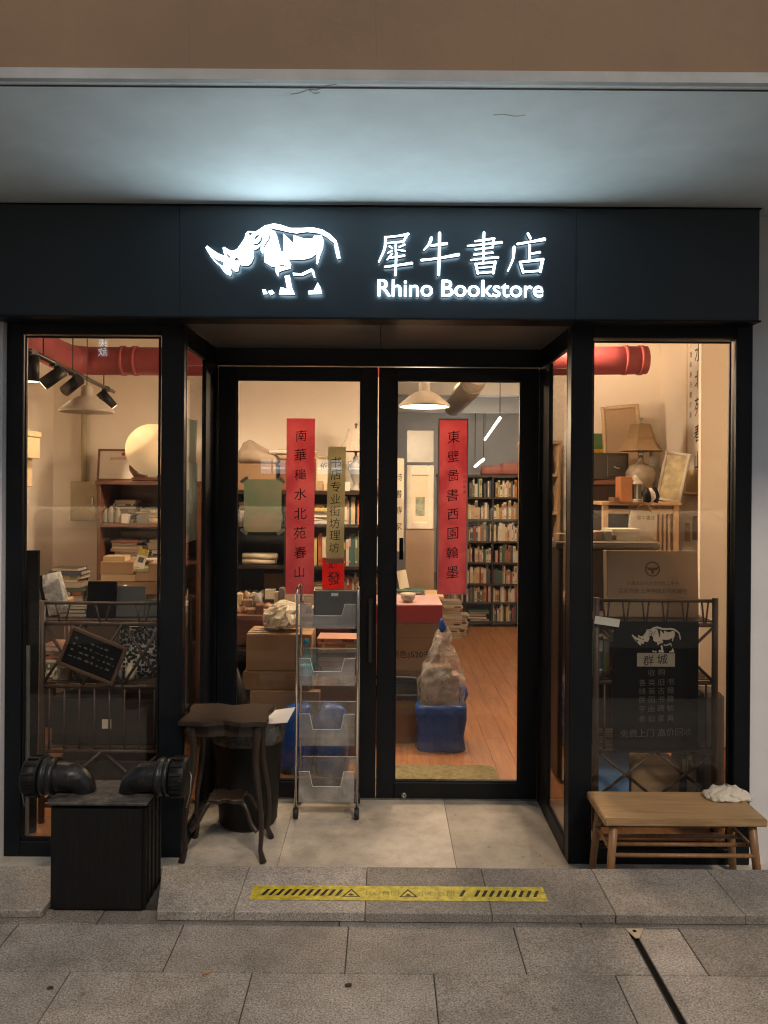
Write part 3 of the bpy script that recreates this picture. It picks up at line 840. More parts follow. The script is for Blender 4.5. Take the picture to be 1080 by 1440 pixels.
# --- carved side table
stc = (PX(325, 3.36), 3.345, 0)
st_ = thing('side_table', 'small dark carved wooden side table with curved legs left of the doors', 'table', stc)
def serp(w_, d_, wob):
    p = []
    n = 14
    for i in range(n):
        t = i/n; p.append((-w_+2*w_*t, -d_ + wob*math.sin(t*math.pi)**2*(1 if True else 0)*math.cos(t*math.pi*4)))
    for i in range(n):
        t = i/n; p.append((w_ + wob*.6*math.sin(t*math.pi)*math.cos(t*math.pi*2)-.0, -d_+2*d_*t))
    for i in range(n):
        t = i/n; p.append((w_-2*w_*t, d_ - wob*math.sin(t*math.pi)**2*math.cos(t*math.pi*4)))
    for i in range(n):
        t = i/n; p.append((-w_ - wob*.6*math.sin(t*math.pi)*math.cos(t*math.pi*2), d_-2*d_*t))
    return p
TH = .598
MB().slab(serp(.185, .135, .018), TH-.02, TH).obj('table_top', DARKW, st_, bevel=.004, seg=2)
MB().slab(serp(.15, .10, .010), TH-.075, TH-.0205).obj('apron', DARKW, st_, bevel=.003)
for sx in (-1, 1):
    for sy in (-1, 1):
        pts = []; rs = []
        for i in range(13):
            t = i/12
            off = .013*math.sin(t*math.pi*2)*(-1) + .010*t
            z = (TH-.02)*(1-t)
            pts.append((sx*(.142+off+(.02 if t > .93 else 0)), sy*(.092+off*.8+(.015 if t > .93 else 0)), z+.002))
            rs.append(.0175-.0085*t+(.006 if t > .95 else 0)+(.004 if t < .15 else 0))
        MB().tube(pts, rs, 10).obj('leg', DARKWZ, st_)
MB().slab(serp(.075, .06, .012), .225, .242).obj('lower_shelf', DARKW, st_, bevel=.003)
for sx in (-1, 1):
    for sy in (-1, 1):
        MB().tube(smooth_pts([(sx*.055, sy*.045, .228), (sx*.085, sy*.06, .215), (sx*.115, sy*.08, .15), (sx*.142, sy*.092, .12)], 4), .009, 8).obj('stretcher', DARKWZ, st_)
# --- round black bin with liner behind the table
wb = thing('waste_bin', 'round black waste bin with a plastic liner standing behind the carved table', 'bin', (PX(352, 3.62), 3.63, 0))
MB().lathe([(.0, .004), (.125, .004), (.135, .02), (.165, .44), (.172, .46), (.165, .465), (.155, .44), (.125, .03)], (0,0,0), 28).obj('bin_body', BLACKP, wb)
MB().blob([(.40, .172, .172, 0, 0), (.43, .176, .176, 0, 0), (.47, .178, .178, 0, 0), (.485, .168, .168, 0, 0), (.47, .155, .155, 0, 0), (.42, .14, .14, 0, 0)], 36, 3, .008, 20, 2.0).obj('liner', film('dark_liner', (.10,.10,.10), .2, .2), wb)
fly = MB().add([(-.07,-.05,0),(.05,-.06,.012),(.075,.05,.05),(-.04,.06,.03),(-.07,-.05,.0015),(.05,-.06,.0135),(.075,.05,.0515),(-.04,.06,.0315)], [(0,1,2,3),(7,6,5,4),(0,4,5,1),(1,5,6,2),(2,6,7,3),(3,7,4,0)])
tag(fly.obj('paper_flyer', WHITEP, None, (PX(395, 3.6), 3.56, .495)), 'folded white flyer lying on top of the black waste bin', 'paper')
# --- wheeled tray trolley
tx0, tx1, ty0, ty1 = PX(415, 3.66, 1100)+.004, PX(503, 3.66, 1100)-.004, 3.655, 3.845
tcx, tcy = (tx0+tx1)/2, (ty0+ty1)/2
tr = thing('tray_trolley', 'chrome wheeled trolley with four clear ribbed trays in front of the left door', 'trolley', (tcx, tcy, 0))
hw, hd = (tx1-tx0)/2, (ty1-ty0)/2
for sx in (-1, 1):
    pts = [(sx*hw, -hd, .052), (sx*hw, -hd, 1.06)] + [(sx*hw, -hd+.03-.03*math.cos(a), 1.06+.045*math.sin(a)) for a in (rad(30), rad(60), rad(90))]
    pts += [(sx*hw, hd-.03+.03*math.sin(a), 1.06+.045*math.cos(a)) for a in (rad(0), rad(30), rad(60))] + [(sx*hw, hd, 1.06), (sx*hw, hd, .052)]
    MB().tube(pts, .0062, 8).obj('post', CHROME, tr)
    for sy in (-1, 1):
        c = MB().lathe([(.006, -.011), (.024, -.011), (.026, -.006), (.026, .006), (.024, .011), (.006, .011)], (0,0,0), 16, M=T(sx*hw, sy*(hd-.005), .027) @ RY_(rad(90)))
        c.box(-.009, .009, -.006, .006, .026, .055, M=T(sx*hw, sy*(hd-.005), 0))
        c.obj('caster', RUBBER, tr)
RIMM = film('pale_acrylic_rim', (.85,.85,.83), .3, .2, 0, 3)
for zb, zt in ((.905, 1.035), (.632, .775), (.345, .510), (.075, .235)):
    b = MB(); q = .003
    w2, d2 = hw-.012, hd-.01
    b.box(-w2, w2, -d2, d2, zb, zb+q)
    b.box(-w2, w2, d2-q, d2, zb+q+.0002, zt)
    b.box(-w2, -w2+q, -d2+q, d2-q, zb+q+.0002, zt-.02).box(w2-q, w2, -d2+q, d2-q, zb+q+.0002, zt-.02)
    hgt = zt-zb
    fr = [(-w2, zb+q+.0002), (w2, zb+q+.0002), (w2, zt-.012), (w2*.62, zt-.012), (w2*.50, zb+hgt*.48), (-w2*.50, zb+hgt*.48), (-w2*.62, zt-.012), (-w2, zt-.012)]
    b.prism(fr, -d2, -d2+q)
    tray = b.obj('tray', ACRYL, tr)
    rb = MB()
    for i in range(27):
        xx = -w2+.006+i*(2*w2-.012)/26
        top = zb+hgt*.46 if abs(xx) < w2*.55 else zt-.016
        rb.box(xx-.0012, xx+.0012, -d2-.0022, -d2-.0002, zb+.006, top)
    o = rb.obj('tray_ribs', ACRYL, tray); o['kind'] = 'stuff'
    rim = MB().tube([(-w2, -d2, zt-.012), (-w2*.62, -d2, zt-.012), (-w2*.50, -d2, zb+hgt*.48), (w2*.50, -d2, zb+hgt*.48), (w2*.62, -d2, zt-.012), (w2, -d2, zt-.012)], .0022, 6)
    rim.obj('tray_rim', RIMM, tray)
    MB().tube([(-w2, d2, zt), (w2, d2, zt)], .0022, 6).obj('tray_rim', RIMM, tray)
# bottle and file box on the trolley
bo = thing('drink_bottle', 'clear bottle of blue drink on the second tray of the trolley', 'bottle', (PX(432, 3.72), 3.735, .636))
MB().lathe([(.0,0),(.026,0),(.029,.006),(.029,.085),(.026,.105),(.015,.14),(.0125,.165),(.0125,.185)], (0,0,0), 20).obj('bottle_body', BOTTLE, bo)
MB().lathe([(.0,.003),(.0265,.003),(.0268,.07),(.0,.07)], (0,0,0), 20).obj('drink', BLUELIQ, bo)
MB().lathe([(.0292,.03),(.0295,.035),(.0295,.075),(.0292,.08)], (0,0,0), 20).obj('bottle_label', mat('pale_blue_label', (.10,.45,.62), .4), bo)
MB().lathe([(.0,.205),(.013,.205),(.014,.202),(.014,.187),(.0,.187)], (0,0,0), 16).obj('cap', mat('teal_cap', (.02,.25,.35), .4), bo)
fb = thing('document_box', 'flat grey document box standing in the top tray of the trolley', 'box', (tcx+.03, tcy+.02, .909))
MB().box(-.105, .105, -.02, .02, 0, .165).obj('box_body', GREYBOX, fb, bevel=.004)
MB().box(-.02, .015, -.0215, -.0202, .14, .155).obj('sticker', WHITEP, fb)
# --- bamboo bench
bn = thing('bench', 'low honey brown wooden bench with bamboo legs under the right window', 'bench', (1.168, 3.075, 0))
BW, BD, BT = .3125, .132, .322
MB().box(-BW, BW, -BD, BD, BT-.030, BT).obj('seat', BENCHW, bn, bevel=.004, seg=2)
for sx in (-1, 1):
    for sy in (-1, 1):
        MB().tube([(sx*(BW-.045), sy*(BD-.035), BT-.0302), (sx*(BW-.02), sy*(BD-.016), .001)], [.017, .015], 10).obj('leg', BENCHL, bn)
    MB().tube([(sx*(BW-.032), -BD+.024, .19), (sx*(BW-.032), BD-.024, .19)], .008, 8).obj('stretcher', BENCHL, bn)
for yy, zz_ in ((-BD+.022, .172), (-.035, .180), (.035, .180), (BD-.022, .19)):
    MB().tube([(-BW+.03, yy, zz_), (BW-.03, yy, zz_)], .0085, 8).obj('slat', BENCHL, bn)
cl = MB().blob([(.0,.085,.045,0,0),(.006,.095,.054,0,0),(.012,.096,.054,0,0),(.018,.09,.05,.0,0),(.024,.082,.046,-.004,0),(.030,.07,.04,-.01,0),(.035,.055,.034,.0,.005),(.039,.035,.024,.01,.01),(.041,.012,.010,.01,.01)], 60, 5, .017, 42, 2.8)
tag(cl.obj('cleaning_cloth', CLOTH, None, (PX(1026, 3.15), 3.15, BT-.001), (0,0,.1)), 'crumpled pale cloth lying on the back of the bench', 'cloth')
# --- yellow step warning sticker
YK = 2.735
sy0, sy1 = PX(358, YK), PX(771, YK)
wst = thing('warning_sticker', 'worn yellow mind-the-step warning strip stuck along the kerb', 'sticker', (0, YK, KTOP+.0006))
MB().box(sy0, sy1, -.048, .048, 0, .0012).obj('strip', YELLOW, wst)
sw = .0262
for side in (0, 1):
    for i in range(11):
        xx = sy0+.035+i*sw if side == 0 else sy1-.31+i*sw
        if side and random.random() < .25: continue
        MB().slab([(xx, -.020), (xx+.012, -.020), (xx+.030, .022), (xx+.018, .022)], .0013, .0016).obj('hazard_stripe', INK, wst)
def triangle(cx):
    b = MB()
    o_, i_ = .036, .026
    pts = [(cx+o_*1.05*math.sin(a), o_*math.cos(a)-.008) for a in (0, 2*math.pi/3, 4*math.pi/3)]
    pin = [(cx+i_*1.05*math.sin(a), i_*math.cos(a)-.008) for a in (0, 2*math.pi/3, 4*math.pi/3)]
    for k in range(3):
        b.slab([pts[k], pts[(k+1) % 3], pin[(k+1) % 3], pin[k]], .0013, .0016)
    b.slab([(cx-.012,-.016),(cx-.002,-.004),(cx+.012,-.014),(cx+.002,-.018)], .0013, .0016)
    return b
for px_ in (498, 578): triangle(PX(px_, YK)).obj('warning_triangle', INK, wst)
FADED = mat('worn_print', (.22,.19,.05), .6, 0, .5, 60)
for px_ in (540, 618):
    MB().merge(text_mb('小心台阶', .034, 0, .0), T(PX(px_, YK), 0, .0017) @ RX_(rad(-90))).obj('lettering', FADED, wst)
# --- litter
tag(MB().tube([(-.012,0,0),(.012,0,0)], .0038, 8).obj('cigarette_butt', mat('orange_filter', (.42,.20,.08), .8), None, (PX(295, 2.33), 2.332, PAVE+.0042), (0,0,.5)), 'orange cigarette butt lying on the paving', 'litter')
for i, (px_, Y_, lb) in enumerate(((75, 2.26, 'dark dried leaf scrap on the paving at the lower left'), (495, 2.28, 'tiny dark scrap on the paving below the yellow strip'))):
    b = MB().blob([(.0,.010,.006,0,0),(.003,.011,.007,0,0),(.006,.004,.003,.003,0)], 10, i, .004, 90, 2)
    tag(b.obj('leaf_scrap', mat('dry_leaf_%d' % i, (.05,.03,.02), .9), None, (PX(px_, Y_), Y_, PAVE+.0005)), lb, 'litter')

# =================================================================== INSIDE THE SHOP
def lamp_light(kind, parent, loc, energy, col, radius=.05, size=None, aim=None, blend=.6):
    l = bpy.data.lights.new('lamp_light', kind); l.energy = energy; l.color = col; l.shadow_soft_size = radius
    o = bpy.data.objects.new('lamp_light', l); COL.objects.link(o); o.location = loc
    if kind == 'SPOT':
        l.spot_size = size; l.spot_blend = blend
        o.rotation_euler = Vector(aim).to_track_quat('-Z', 'Y').to_euler()
    if parent is not None: o.parent = parent
    return o
WARM = (1.0, .66, .40)
WARM2 = (1.0, .71, .46)
DOME_PROF = [(.155, 0), (.160, .004), (.158, .012), (.135, .035), (.10, .065), (.06, .090), (.035, .10), (.035, .15), (.026, .16), (.0, .16)]
def dome_lamp(label, loc, lit, energy=0, k=1.0, ceil=CH, col=WARM2):
    t = thing('pendant_lamp', label, 'lamp', loc, group='enamel dome pendant lamps')
    pr = [(r*k, z*k) for r, z in DOME_PROF]
    inner = [(max(r-.004, 0)*1.0, z-.003) for r, z in pr[1:6]]
    MB().lathe(pr, (0,0,0), 32, cap=False).lathe(inner, (0,0,0), 32, cap=False).obj('shade', ENAMEL, t)
    MB().tube([(0,0,.158*k), (0,0,ceil-loc[2]-.02)], .003, 6).obj('cord', STEELD, t)
    MB().lathe([(.0,0),(.03,0),(.03,.018),(.0,.018)], (0,0,ceil-loc[2]-.0195), 16).obj('ceiling_cup', STEELD, t)
    if lit:
        MB().lathe([(.0,.0),(.14*k,.0),(.14*k,.004),(.0,.004)], (0,0,.006), 32).obj('diffuser', WARMBULB, t)
        lamp_light('POINT', t, (0,0,-.06), energy, col, .09)
    else:
        MB().lathe([(.0,.0),(.02,.01),(.03,.03),(.022,.06),(.0,.062)], (0,0,.02), 16).obj('bulb', STONEW, t)
    return t
dome_lamp('unlit grey dome pendant lamp hanging in the left shop window', (P(122, 580, 4.6).x, 4.6, PZ(580, 4.6, 122)), False)
dome_lamp('lit dome pendant lamp shining behind the right glass door', (PX(596, 4.9), 4.9, PZ(572, 4.9)), True, 58, 1.025)
dome_lamp('added dome pendant lamp, out of view, lighting the desk and cartons', (-.45, 4.75, 2.42), True, 64, 1.0)  # added lamp, hidden above the door head, to light the front room
dome_lamp('added dome pendant lamp, out of view, lighting the slatted cabinet', (1.15, 4.85, 2.60), True, 84, 1.0, col=WARM)  # unseen lamp added to brighten the room behind the right window
dome_lamp('added dome pendant lamp, out of view, lighting the tall back bookshelf', (.85, 7.3, 2.62), True, 190, 1.0, 2.9)  # extra lamp above the visible opening, added to light the rear room

# track of spotlights
A, B_ = P(26, 486, 3.62), P(160, 551, 5.40)
tk = thing('track_light', 'black ceiling track with four cylinder spotlights in the left window', 'track light', (A.x, A.y, A.z))
dv = B_-A
MB().tube([(0,0,0), tuple(dv)], .014, 4).obj('rail', STEELD, tk)
for px_, in ((59.5,), (101,), (145,)):
    t = (px_-26)/134; t = t*3.62/(5.40-(5.40-3.62)*t) if False else t
    # depth along the rail where it projects to this column
    lo, hi = 0.0, 1.0
    for _ in range(40):
        m_ = (lo+hi)/2; q = A+dv*m_
        if 540+F*q.x/q.y < px_: lo = m_
        else: hi = m_
    q = dv*lo
    MB().tube([tuple(q), (q.x, q.y, CH-A.z-.001)], .004, 6).obj('suspension_rod', STEELD, tk)
heads = [(44, (0, 0, -1), 40, True), (76, (-.75, -.15, -.6), 55, True), (102, (-.8, .35, -.5), 55, False), (148, (.55, .35, -.75), 40, False)]
for px_, aim, en, vis in heads:
    lo, hi = 0.0, 1.0
    for _ in range(40):
        m_ = (lo+hi)/2; q = A+dv*m_
        if 540+F*q.x/q.y < px_: lo = m_
        else: hi = m_
    q = dv*lo
    hd_ = MB().box(-.014, .014, -.035, .035, -.022, .012, M=T(*q)).tube([(q.x, q.y, q.z-.02), (q.x, q.y, q.z-.055)], .006, 6)
    a = Vector(aim).normalized()
    c = Vector((q.x, q.y, q.z-.07))
    h_ = hd_.obj('spot_mount', STEELD, tk)
    MB().tube([tuple(c-a*.055), tuple(c+a*.075)], .034, 18).obj('spotlight', BLACKP, tk)
    MB().tube([tuple(c+a*.0755), tuple(c+a*.077)], .029, 18).obj('spot_lens', WARMBULB, tk)
    lamp_light('SPOT', tk, tuple(c+a*.085), en, WARM2, .03, rad(95), a)
# red pipe across the shop with an elbow towards the street
rp = thing('ceiling_pipe', 'thick red painted pipe running across the shop below the ceiling', 'pipe', (0, 5.0, 2.385))
MB().tube(smooth_pts([(-2.02, -1.4, .10), (-2.05, -.45, .03), (-2.03, -.15, .0), (-1.95, -.02, 0), (-1.7, 0, 0), (0, 0, 0), (1.70, 0, .03)], 5), .092, 18).obj('pipe', REDPIPE, rp)
for x_, y_ in ((-1.70, 0), (-1.62, 0), (1.56, 0), (1.66, 0)):
    MB().tube([(x_-.012, y_, .002 if x_ < 0 else .029), (x_+.012, y_, .002 if x_ < 0 else .029)], .098, 18).obj('flange', REDPIPE, rp)
# ---------- left window: wall things
cd = P(118, 600, 5.76)
tag(MB().tube([(0,0,-.47),(0,0,.42)], .022, 10).obj('conduit', BEIGEM, None, (cd.x, 5.765, PZ(640, 5.76))), 'pale metal conduit running down the wall into the fuse box', 'conduit')
fbx = thing('fuse_box', 'beige metal fuse box on the wall beside the wooden cabinet', 'fuse box', (PX(120, 5.7), 5.74, PZ(735, 5.7)))
MB().box(-.105, .105, -.055, .055, 0, .29).obj('box_body', BEIGEM, fbx, bevel=.004)
MB().box(-.095, .095, -.0615, -.056, .012, .278).obj('door', BEIGEM, fbx, bevel=.002)
MB().box(.058, .068, -.068, -.062, .12, .17).obj('handle', CHROME, fbx)
sh = thing('wall_shelf', 'narrow dark shelf on the left wall holding two cream boxes', 'shelf', (-2.37, 4.55, 1.5))
MB().box(-.125, .12, -.25, .25, .045, .065).obj('board', DARKW, sh, bevel=.002)
for y_ in (-.2, .2): MB().box(-.125, .09, y_-.01, y_+.01, -.06, .0445).obj('bracket', STEELD, sh)
z0 = 1.566
b1 = thing('storage_box', 'cream lidded storage box with a dark grip hole, lower of two on the wall shelf', 'box', (-2.32, 4.55, z0))
MB().box(-.12, .16, -.17, .17, 0, .17).obj('box_body', CREAMBOX, b1, bevel=.004)
MB().box(.02, .09, -.1715, -.1702, .11, .135).obj('grip_hole', BLACKB, b1)
b2 = thing('storage_box', 'wide cream lidded storage box, upper of two on the wall shelf', 'box', (-2.31, 4.55, z0+.171))
MB().box(-.13, .19, -.18, .18, 0, .13).obj('box_body', CREAMBOX, b2, bevel=.004)
MB().box(-.137, .197, -.187, .187, .1305, .165).obj('lid', CREAMBOX, b2, bevel=.004)

# ---------- wooden cabinet with certificate and globe lamp
def shelving(name, label, cat, x0, x1, y0, y1, z0, z1, bays, zs, m, mz, back=True, th=.022):
    t = thing(name, label, cat, ((x0+x1)/2, (y0+y1)/2, z0))
    cx, cy = (x0+x1)/2, (y0+y1)/2
    d_ = (y1-y0)/2
    xs = [x0 + (x1-x0)*i/bays for i in range(bays+1)]
    for i, x_ in enumerate(xs):
        MB().box(x_-cx-th/2, x_-cx+th/2, -d_, d_, 0, z1-z0-th).obj('side_panel' if i in (0, bays) else 'divider', mz, t, bevel=.0015)
    MB().box(x0-cx-th/2-.012, x1-cx+th/2+.012, -d_-.012, d_, z1-z0-th+.0005, z1-z0+.004).obj('top_board', m, t, bevel=.002)
    if back: MB().box(x0-cx+th/2, x1-cx-th/2, d_-.010, d_-.001, .02, z1-z0-th-.002).obj('back_panel', m, t)
    for z_ in zs:
        for a, b in zip(xs[:-1], xs[1:]):
            MB().box(a-cx+th/2+.0005, b-cx-th/2-.0005, -d_+.003, d_-.012, z_-z0-th, z_-z0).obj('shelf', m, t, bevel=.001)
    return t, xs
CB0, CB1 = PX(139, 5.3), -1.28
shelving('cabinet', 'brown wooden cabinet with crowded shelves under the certificate', 'cabinet', CB0, CB1, 5.30, 5.72, 0, PZ(677, 5.3, 170), 1, [.06, .50, .82, PZ(791, 5.3), PZ(739, 5.3)], MIDW, wood('red_brown_wood_upright', (.11,.045,.025), (.22,.095,.05), .45, 'Z', 3, .1))
ctop = PZ(677, 5.3, 170)+.005
G1 = 'books lying in the brown cabinet'
for zz_, n, lbl in ((PZ(739, 5.3), 4, 'book lying on the upper shelf of the brown wooden cabinet'), (PZ(791, 5.3), 6, 'book lying on the middle shelf of the brown wooden cabinet')):
    for xx in (CB0+.16, CB0+.42):
        if zz_ > 1.2 and xx < CB0+.2: continue
        pile(lbl, G1, xx, 5.46, zz_+.001, n, .21, .16)
for i, (px_, h_) in enumerate(((149, .10), (157, .12), (166, .11))):
    b = MB().lathe([(.0,0),(.022,0),(.024,.01),(.024,h_*.7),(.012,h_*.85),(.012,h_),(.0,h_)], (0,0,0), 14)
    tag(b.obj('glass_jar', mat('jar_glass_%d' % i, (.30,.28,.24), .2), None, (PX(px_, 5.36), 5.36, PZ(739, 5.3)+.001)), ['small pale jar at the left end of the cabinet shelf', 'taller jar second from left on the cabinet shelf', 'third small jar on the cabinet shelf beside the books'][i], 'jar')
ce = thing('framed_certificate', 'white certificate with a red seal in a brown frame on the cabinet', 'certificate', (PX(171, 5.6), 5.60, ctop), rot=(rad(-8), 0, 0))
MB().merge(frame4(-.185, .185, 0, .235, -.170, .170, .015, .220, 0, .018)).obj('frame', MIDW, ce, bevel=.002)
MB().box(-.170, .170, .006, .012, .015, .220).obj('paper', WHITEP, ce)
MB().lathe([(.0,0),(.013,0),(.013,.0006),(.0,.0006)], (0,0,0), 18, M=T(.0,.0056,.198) @ RX_(rad(90))).obj('emblem', REDINK, ce)
text_mb('出版物经营许可证', .024, 0).obj('lettering', REDINK, ce, (0, .0054, .165))
for k in range(4): MB().box(-.14, .14, .0052, .0056, .13-k*.028, .1308-k*.028).obj('ruled_line', BEIGEP, ce)
gl = thing('globe_lamp', 'glowing cream globe lamp on a carved brown stand beside the certificate', 'lamp', (PX(213, 5.36, 640), 5.38, ctop))
gr = .182
MB().lathe([(gr*math.sin(a), gr*1.0*(1-math.cos(a))) for a in [math.pi*i/18 for i in range(19)]], (0,0,.035), 32).obj('globe', GLOBE, gl)
MB().slab([(-.13,-.06),(.13,-.06),(.13,.06),(-.13,.06)], 0, .025).obj('base', MIDW, gl, bevel=.006)
for s_ in (-1, 1):
    MB().prism([(s_*.04,.0255),(s_*.12,.0255),(s_*.15,.07),(s_*.155,.11),(s_*.135,.10),(s_*.10,.055),(s_*.04,.034)], -.03, .03).obj('cradle', MIDW, gl, bevel=.003)

# ---------- boxes piled on the desk in the left window
dk = thing('desk', 'dark desk in the left window carrying piled flat boxes', 'desk', (-1.75, 4.75, 0))
MB().box(-.45, .50, -.3, .3, .83, .865).obj('desk_top', DARKW, dk, bevel=.003)
for x_ in (-.42, .47):
    for y_ in (-.27, .27): MB().box(x_-.025, x_+.025, y_-.025, y_+.025, 0, .8295).obj('leg', DARKWZ, dk)
MB().box(-.39, .44, -.275, -.255, .62, .829).obj('front_panel', DARKW, dk)
DT = .866
yb = 4.62
def flatbox(label, px0, px1, py0, py1, Y, m, dep=.24, grp=None, name='flat_box'):
    x0, x1 = PX(px0, Y, py1), PX(px1, Y, py1); z0, z1 = PZ(py1, Y, (px0+px1)/2), PZ(py0, Y, (px0+px1)/2)
    return boxthing(name, label, 'box', x0, x1, Y, Y+dep, z0, z1, m, .003, random.uniform(-.03,.03), grp)
flatbox('long brown box lying on the desk at the bottom of the flat box pile', 132, 232, 818, 836, yb, CARD2)
flatbox('thin pale box second from the bottom of the pile on the desk', 141, 190, 808, 817.6, yb, CARD3)
flatbox('low tan box with rounded label near the top of the desk pile', 141, 188, 790, 807.6, yb, CARD)
flatbox('small orange-yellow box lying on top of the left desk pile', 145, 176, 782, 789.6, yb+.03, CREAMBOX, .1)
flatbox('stout tan box on the right of the desk pile under the green book', 190, 208, 805, 817.6, yb, CARD)
flatbox('thick tan box at the right end of the desk pile', 208.5, 236, 792, 817.6, yb, CARD)
flatbox('slim green-edged box on the stout tan box', 190, 208, 800, 804.6, yb, mat('pale_green_box', (.42,.45,.25), .7))
qs = thing('counter_card', 'white counter card with a yellow top leaning on the desk boxes', 'card', (PX(196, 4.6), 4.595, PZ(800, 4.6)), rot=(rad(-12), rad(14), 0))
MB().box(-.030, .030, 0, .004, 0, .112).obj('card', WHITEP, qs, bevel=.0015)
MB().box(-.029, .029, -.0008, -.0001, .075, .111).obj('yellow_header', YELLOW, qs)
MB().box(-.016, .016, -.0008, -.0001, .030, .062).obj('grey_square', GREYBOX, qs)
cr = MB().blob([(0,.05,.03,0,0),(.02,.055,.035,0,0),(.045,.04,.025,.02,0),(.06,.015,.01,.03,0)], 24, 9, .02, 22, 2)
tag(cr.obj('crumpled_tissue', CLOTH, None, (PX(172, 4.5), 4.50, PZ(838, 4.55))), 'crumpled pale tissue on the desk in front of the box pile', 'tissue')
pile('dark book lying at the left end of the desk by the window', 'dark books on the desk', -2.02, 4.62, DT, 3, .2, .15, .02, .03, True, [COVERS[2], COVERS[10]])

# ---------- bamboo racks behind the windows
def rack(label, x0, x1, y0, y1, H, shelves, fronts):
    cx, cy = (x0+x1)/2, (y0+y1)/2
    t = thing('bamboo_rack', label, 'rack', (cx, cy, 0))
    a, b = (x1-x0)/2, (y1-y0)/2
    for sx in (-1, 1):
        for sy in (-1, 1):
            MB().tube([(sx*a, sy*b, 0), (sx*a, sy*b, H*.5), (sx*a, sy*b, H)], [.016, .015, .014], 10).obj('post', BAMBOO, t)
    for z_ in shelves:
        for sy in (-1, 1):
            MB().tube([(-a-.01, sy*b, z_), (a+.01, sy*b, z_)], .010, 8).obj('rail', BAMBOO, t)
        for i in range(7):
            yy = -b+.025+i*(2*b-.05)/6
            MB().box(-a, a, yy-.014, yy+.014, z_+.0105, z_+.016).obj('shelf_slat', BAMBOO, t)
    for kind, z0, z1, n in fronts:
        if kind == 'rail':
            MB().tube([(-a, -b, z0), (a, -b, z0)], .008, 8).obj('rail', BAMBOO, t)
        if kind == 'rods':
            for i in range(n):
                xx = -a + 2*a*(i+.5)/n
                MB().tube([(xx, -b, z0), (xx, -b, z1)], .005, 6).obj('rod', BAMBOO, t)
        if kind == 'vee':
            for i in range(n):
                xx = -a + 2*a*(i+.5)/n; w_ = 2*a/n*.18
                MB().tube([(xx-w_, -b, z1), (xx-w_*.3, -b, z0)], .0045, 6).obj('rod', BAMBOO, t)
                MB().tube([(xx+w_, -b+.006, z1), (xx+w_*.3, -b+.006, z0)], .0045, 6).obj('rod', BAMBOO, t)
        if kind == 'cross':
            for i in range(n):
                xa, xb = -a+2*a*i/n, -a+2*a*(i+1)/n
                MB().tube([(xa, -b-.004, z0), (xb, -b-.004, z1)], .007, 6).obj('brace', BAMBOO, t)
                MB().tube([(xa, -b+.009, z1), (xb, -b+.009, z0)], .007, 6).obj('brace', BAMBOO, t)
    return t
RY0 = 3.60
LX0, LX1 = PX(61, RY0), PX(230, RY0)
zS = [PZ(1059, RY0), PZ(968, RY0), PZ(880, RY0)]
rack('bamboo shelf rack behind the left window with a small blackboard hung on it', LX0, LX1, RY0, RY0+.28, PZ(848, RY0), [.08]+zS,
     [('rail', PZ(851, RY0), 0, 0), ('vee', zS[2], PZ(851, RY0), 3), ('cross', zS[1], zS[2], 3), ('rods', zS[0], zS[1], 8), ('cross', .09, zS[0], 2)])
RX0, RX1 = PX(840, 3.56), PX(1007, 3.56)
zR = [PZ(1053, 3.56), PZ(957, 3.56), PZ(876, 3.56)]
rack('bamboo shelf rack behind the right window with a black poster hung on it', RX0, RX1, 3.56, 3.84, PZ(838, 3.56), [.08]+zR,
     [('rail', PZ(842, 3.56), 0, 0), ('vee', zR[2], PZ(842, 3.56), 6), ('cross', zR[1], zR[2], 2), ('rods', zR[0], zR[1], 7), ('cross', .15, zR[0], 2)])
# books shown on the left rack
TZ = zS[2]+.017
def panelbook(label, px0, px1, py0, Y, m, lean=8, tilt=0, th=.02, name='display_book', cat='book'):
    x0, x1 = PX(px0, Y), PX(px1, Y); h_ = PZ(py0, Y)-TZ
    t = MB().box(-(x1-x0)/2, (x1-x0)/2, 0, th, 0, h_)
    return tag(t.obj(name, m, None, ((x0+x1)/2, Y, TZ+abs(math.sin(rad(tilt)))*(x1-x0)/2+.001), (rad(-lean), rad(tilt), 0), .002), label, cat)
panelbook('black boxed book standing upright in the middle of the left rack', 122, 162, 821, 3.66, BLACKB)
panelbook('grey album standing beside the black boxed book on the left rack', 163, 203, 827, 3.68, GREYBOX)
panelbook('dark green book at the right end of the left rack', 204, 230, 846, 3.70, COVERS[12])
wbk = thing('wrapped_book', 'book in shiny plastic wrap leaning at the left end of the rack', 'book', (PX(80, 3.68), 3.68, TZ+.012), rot=(rad(-6), rad(-14), 0))
MB().box(-.055, -.03, 0, .12, 0, .20).obj('spine', BLACKB, wbk, bevel=.002)
MB().box(-.029, .05, 0, .03, 0, .195).obj('cover', mat('silver_cover', (.35,.34,.32), .4), wbk)
MB().blob([(0,.045,.025,.012,.01),(.07,.046,.026,.012,.01),(.14,.046,.026,.012,.01),(.197,.042,.02,.012,.01)], 28, 2, .006, 30, 5).obj('plastic_wrap', WRAP, wbk)
pile('book lying on the left rack between the wrapped book and black box', 'books lying on the left rack', PX(112, 3.74), 3.74, TZ, 3, .13, .12, .015, .02)
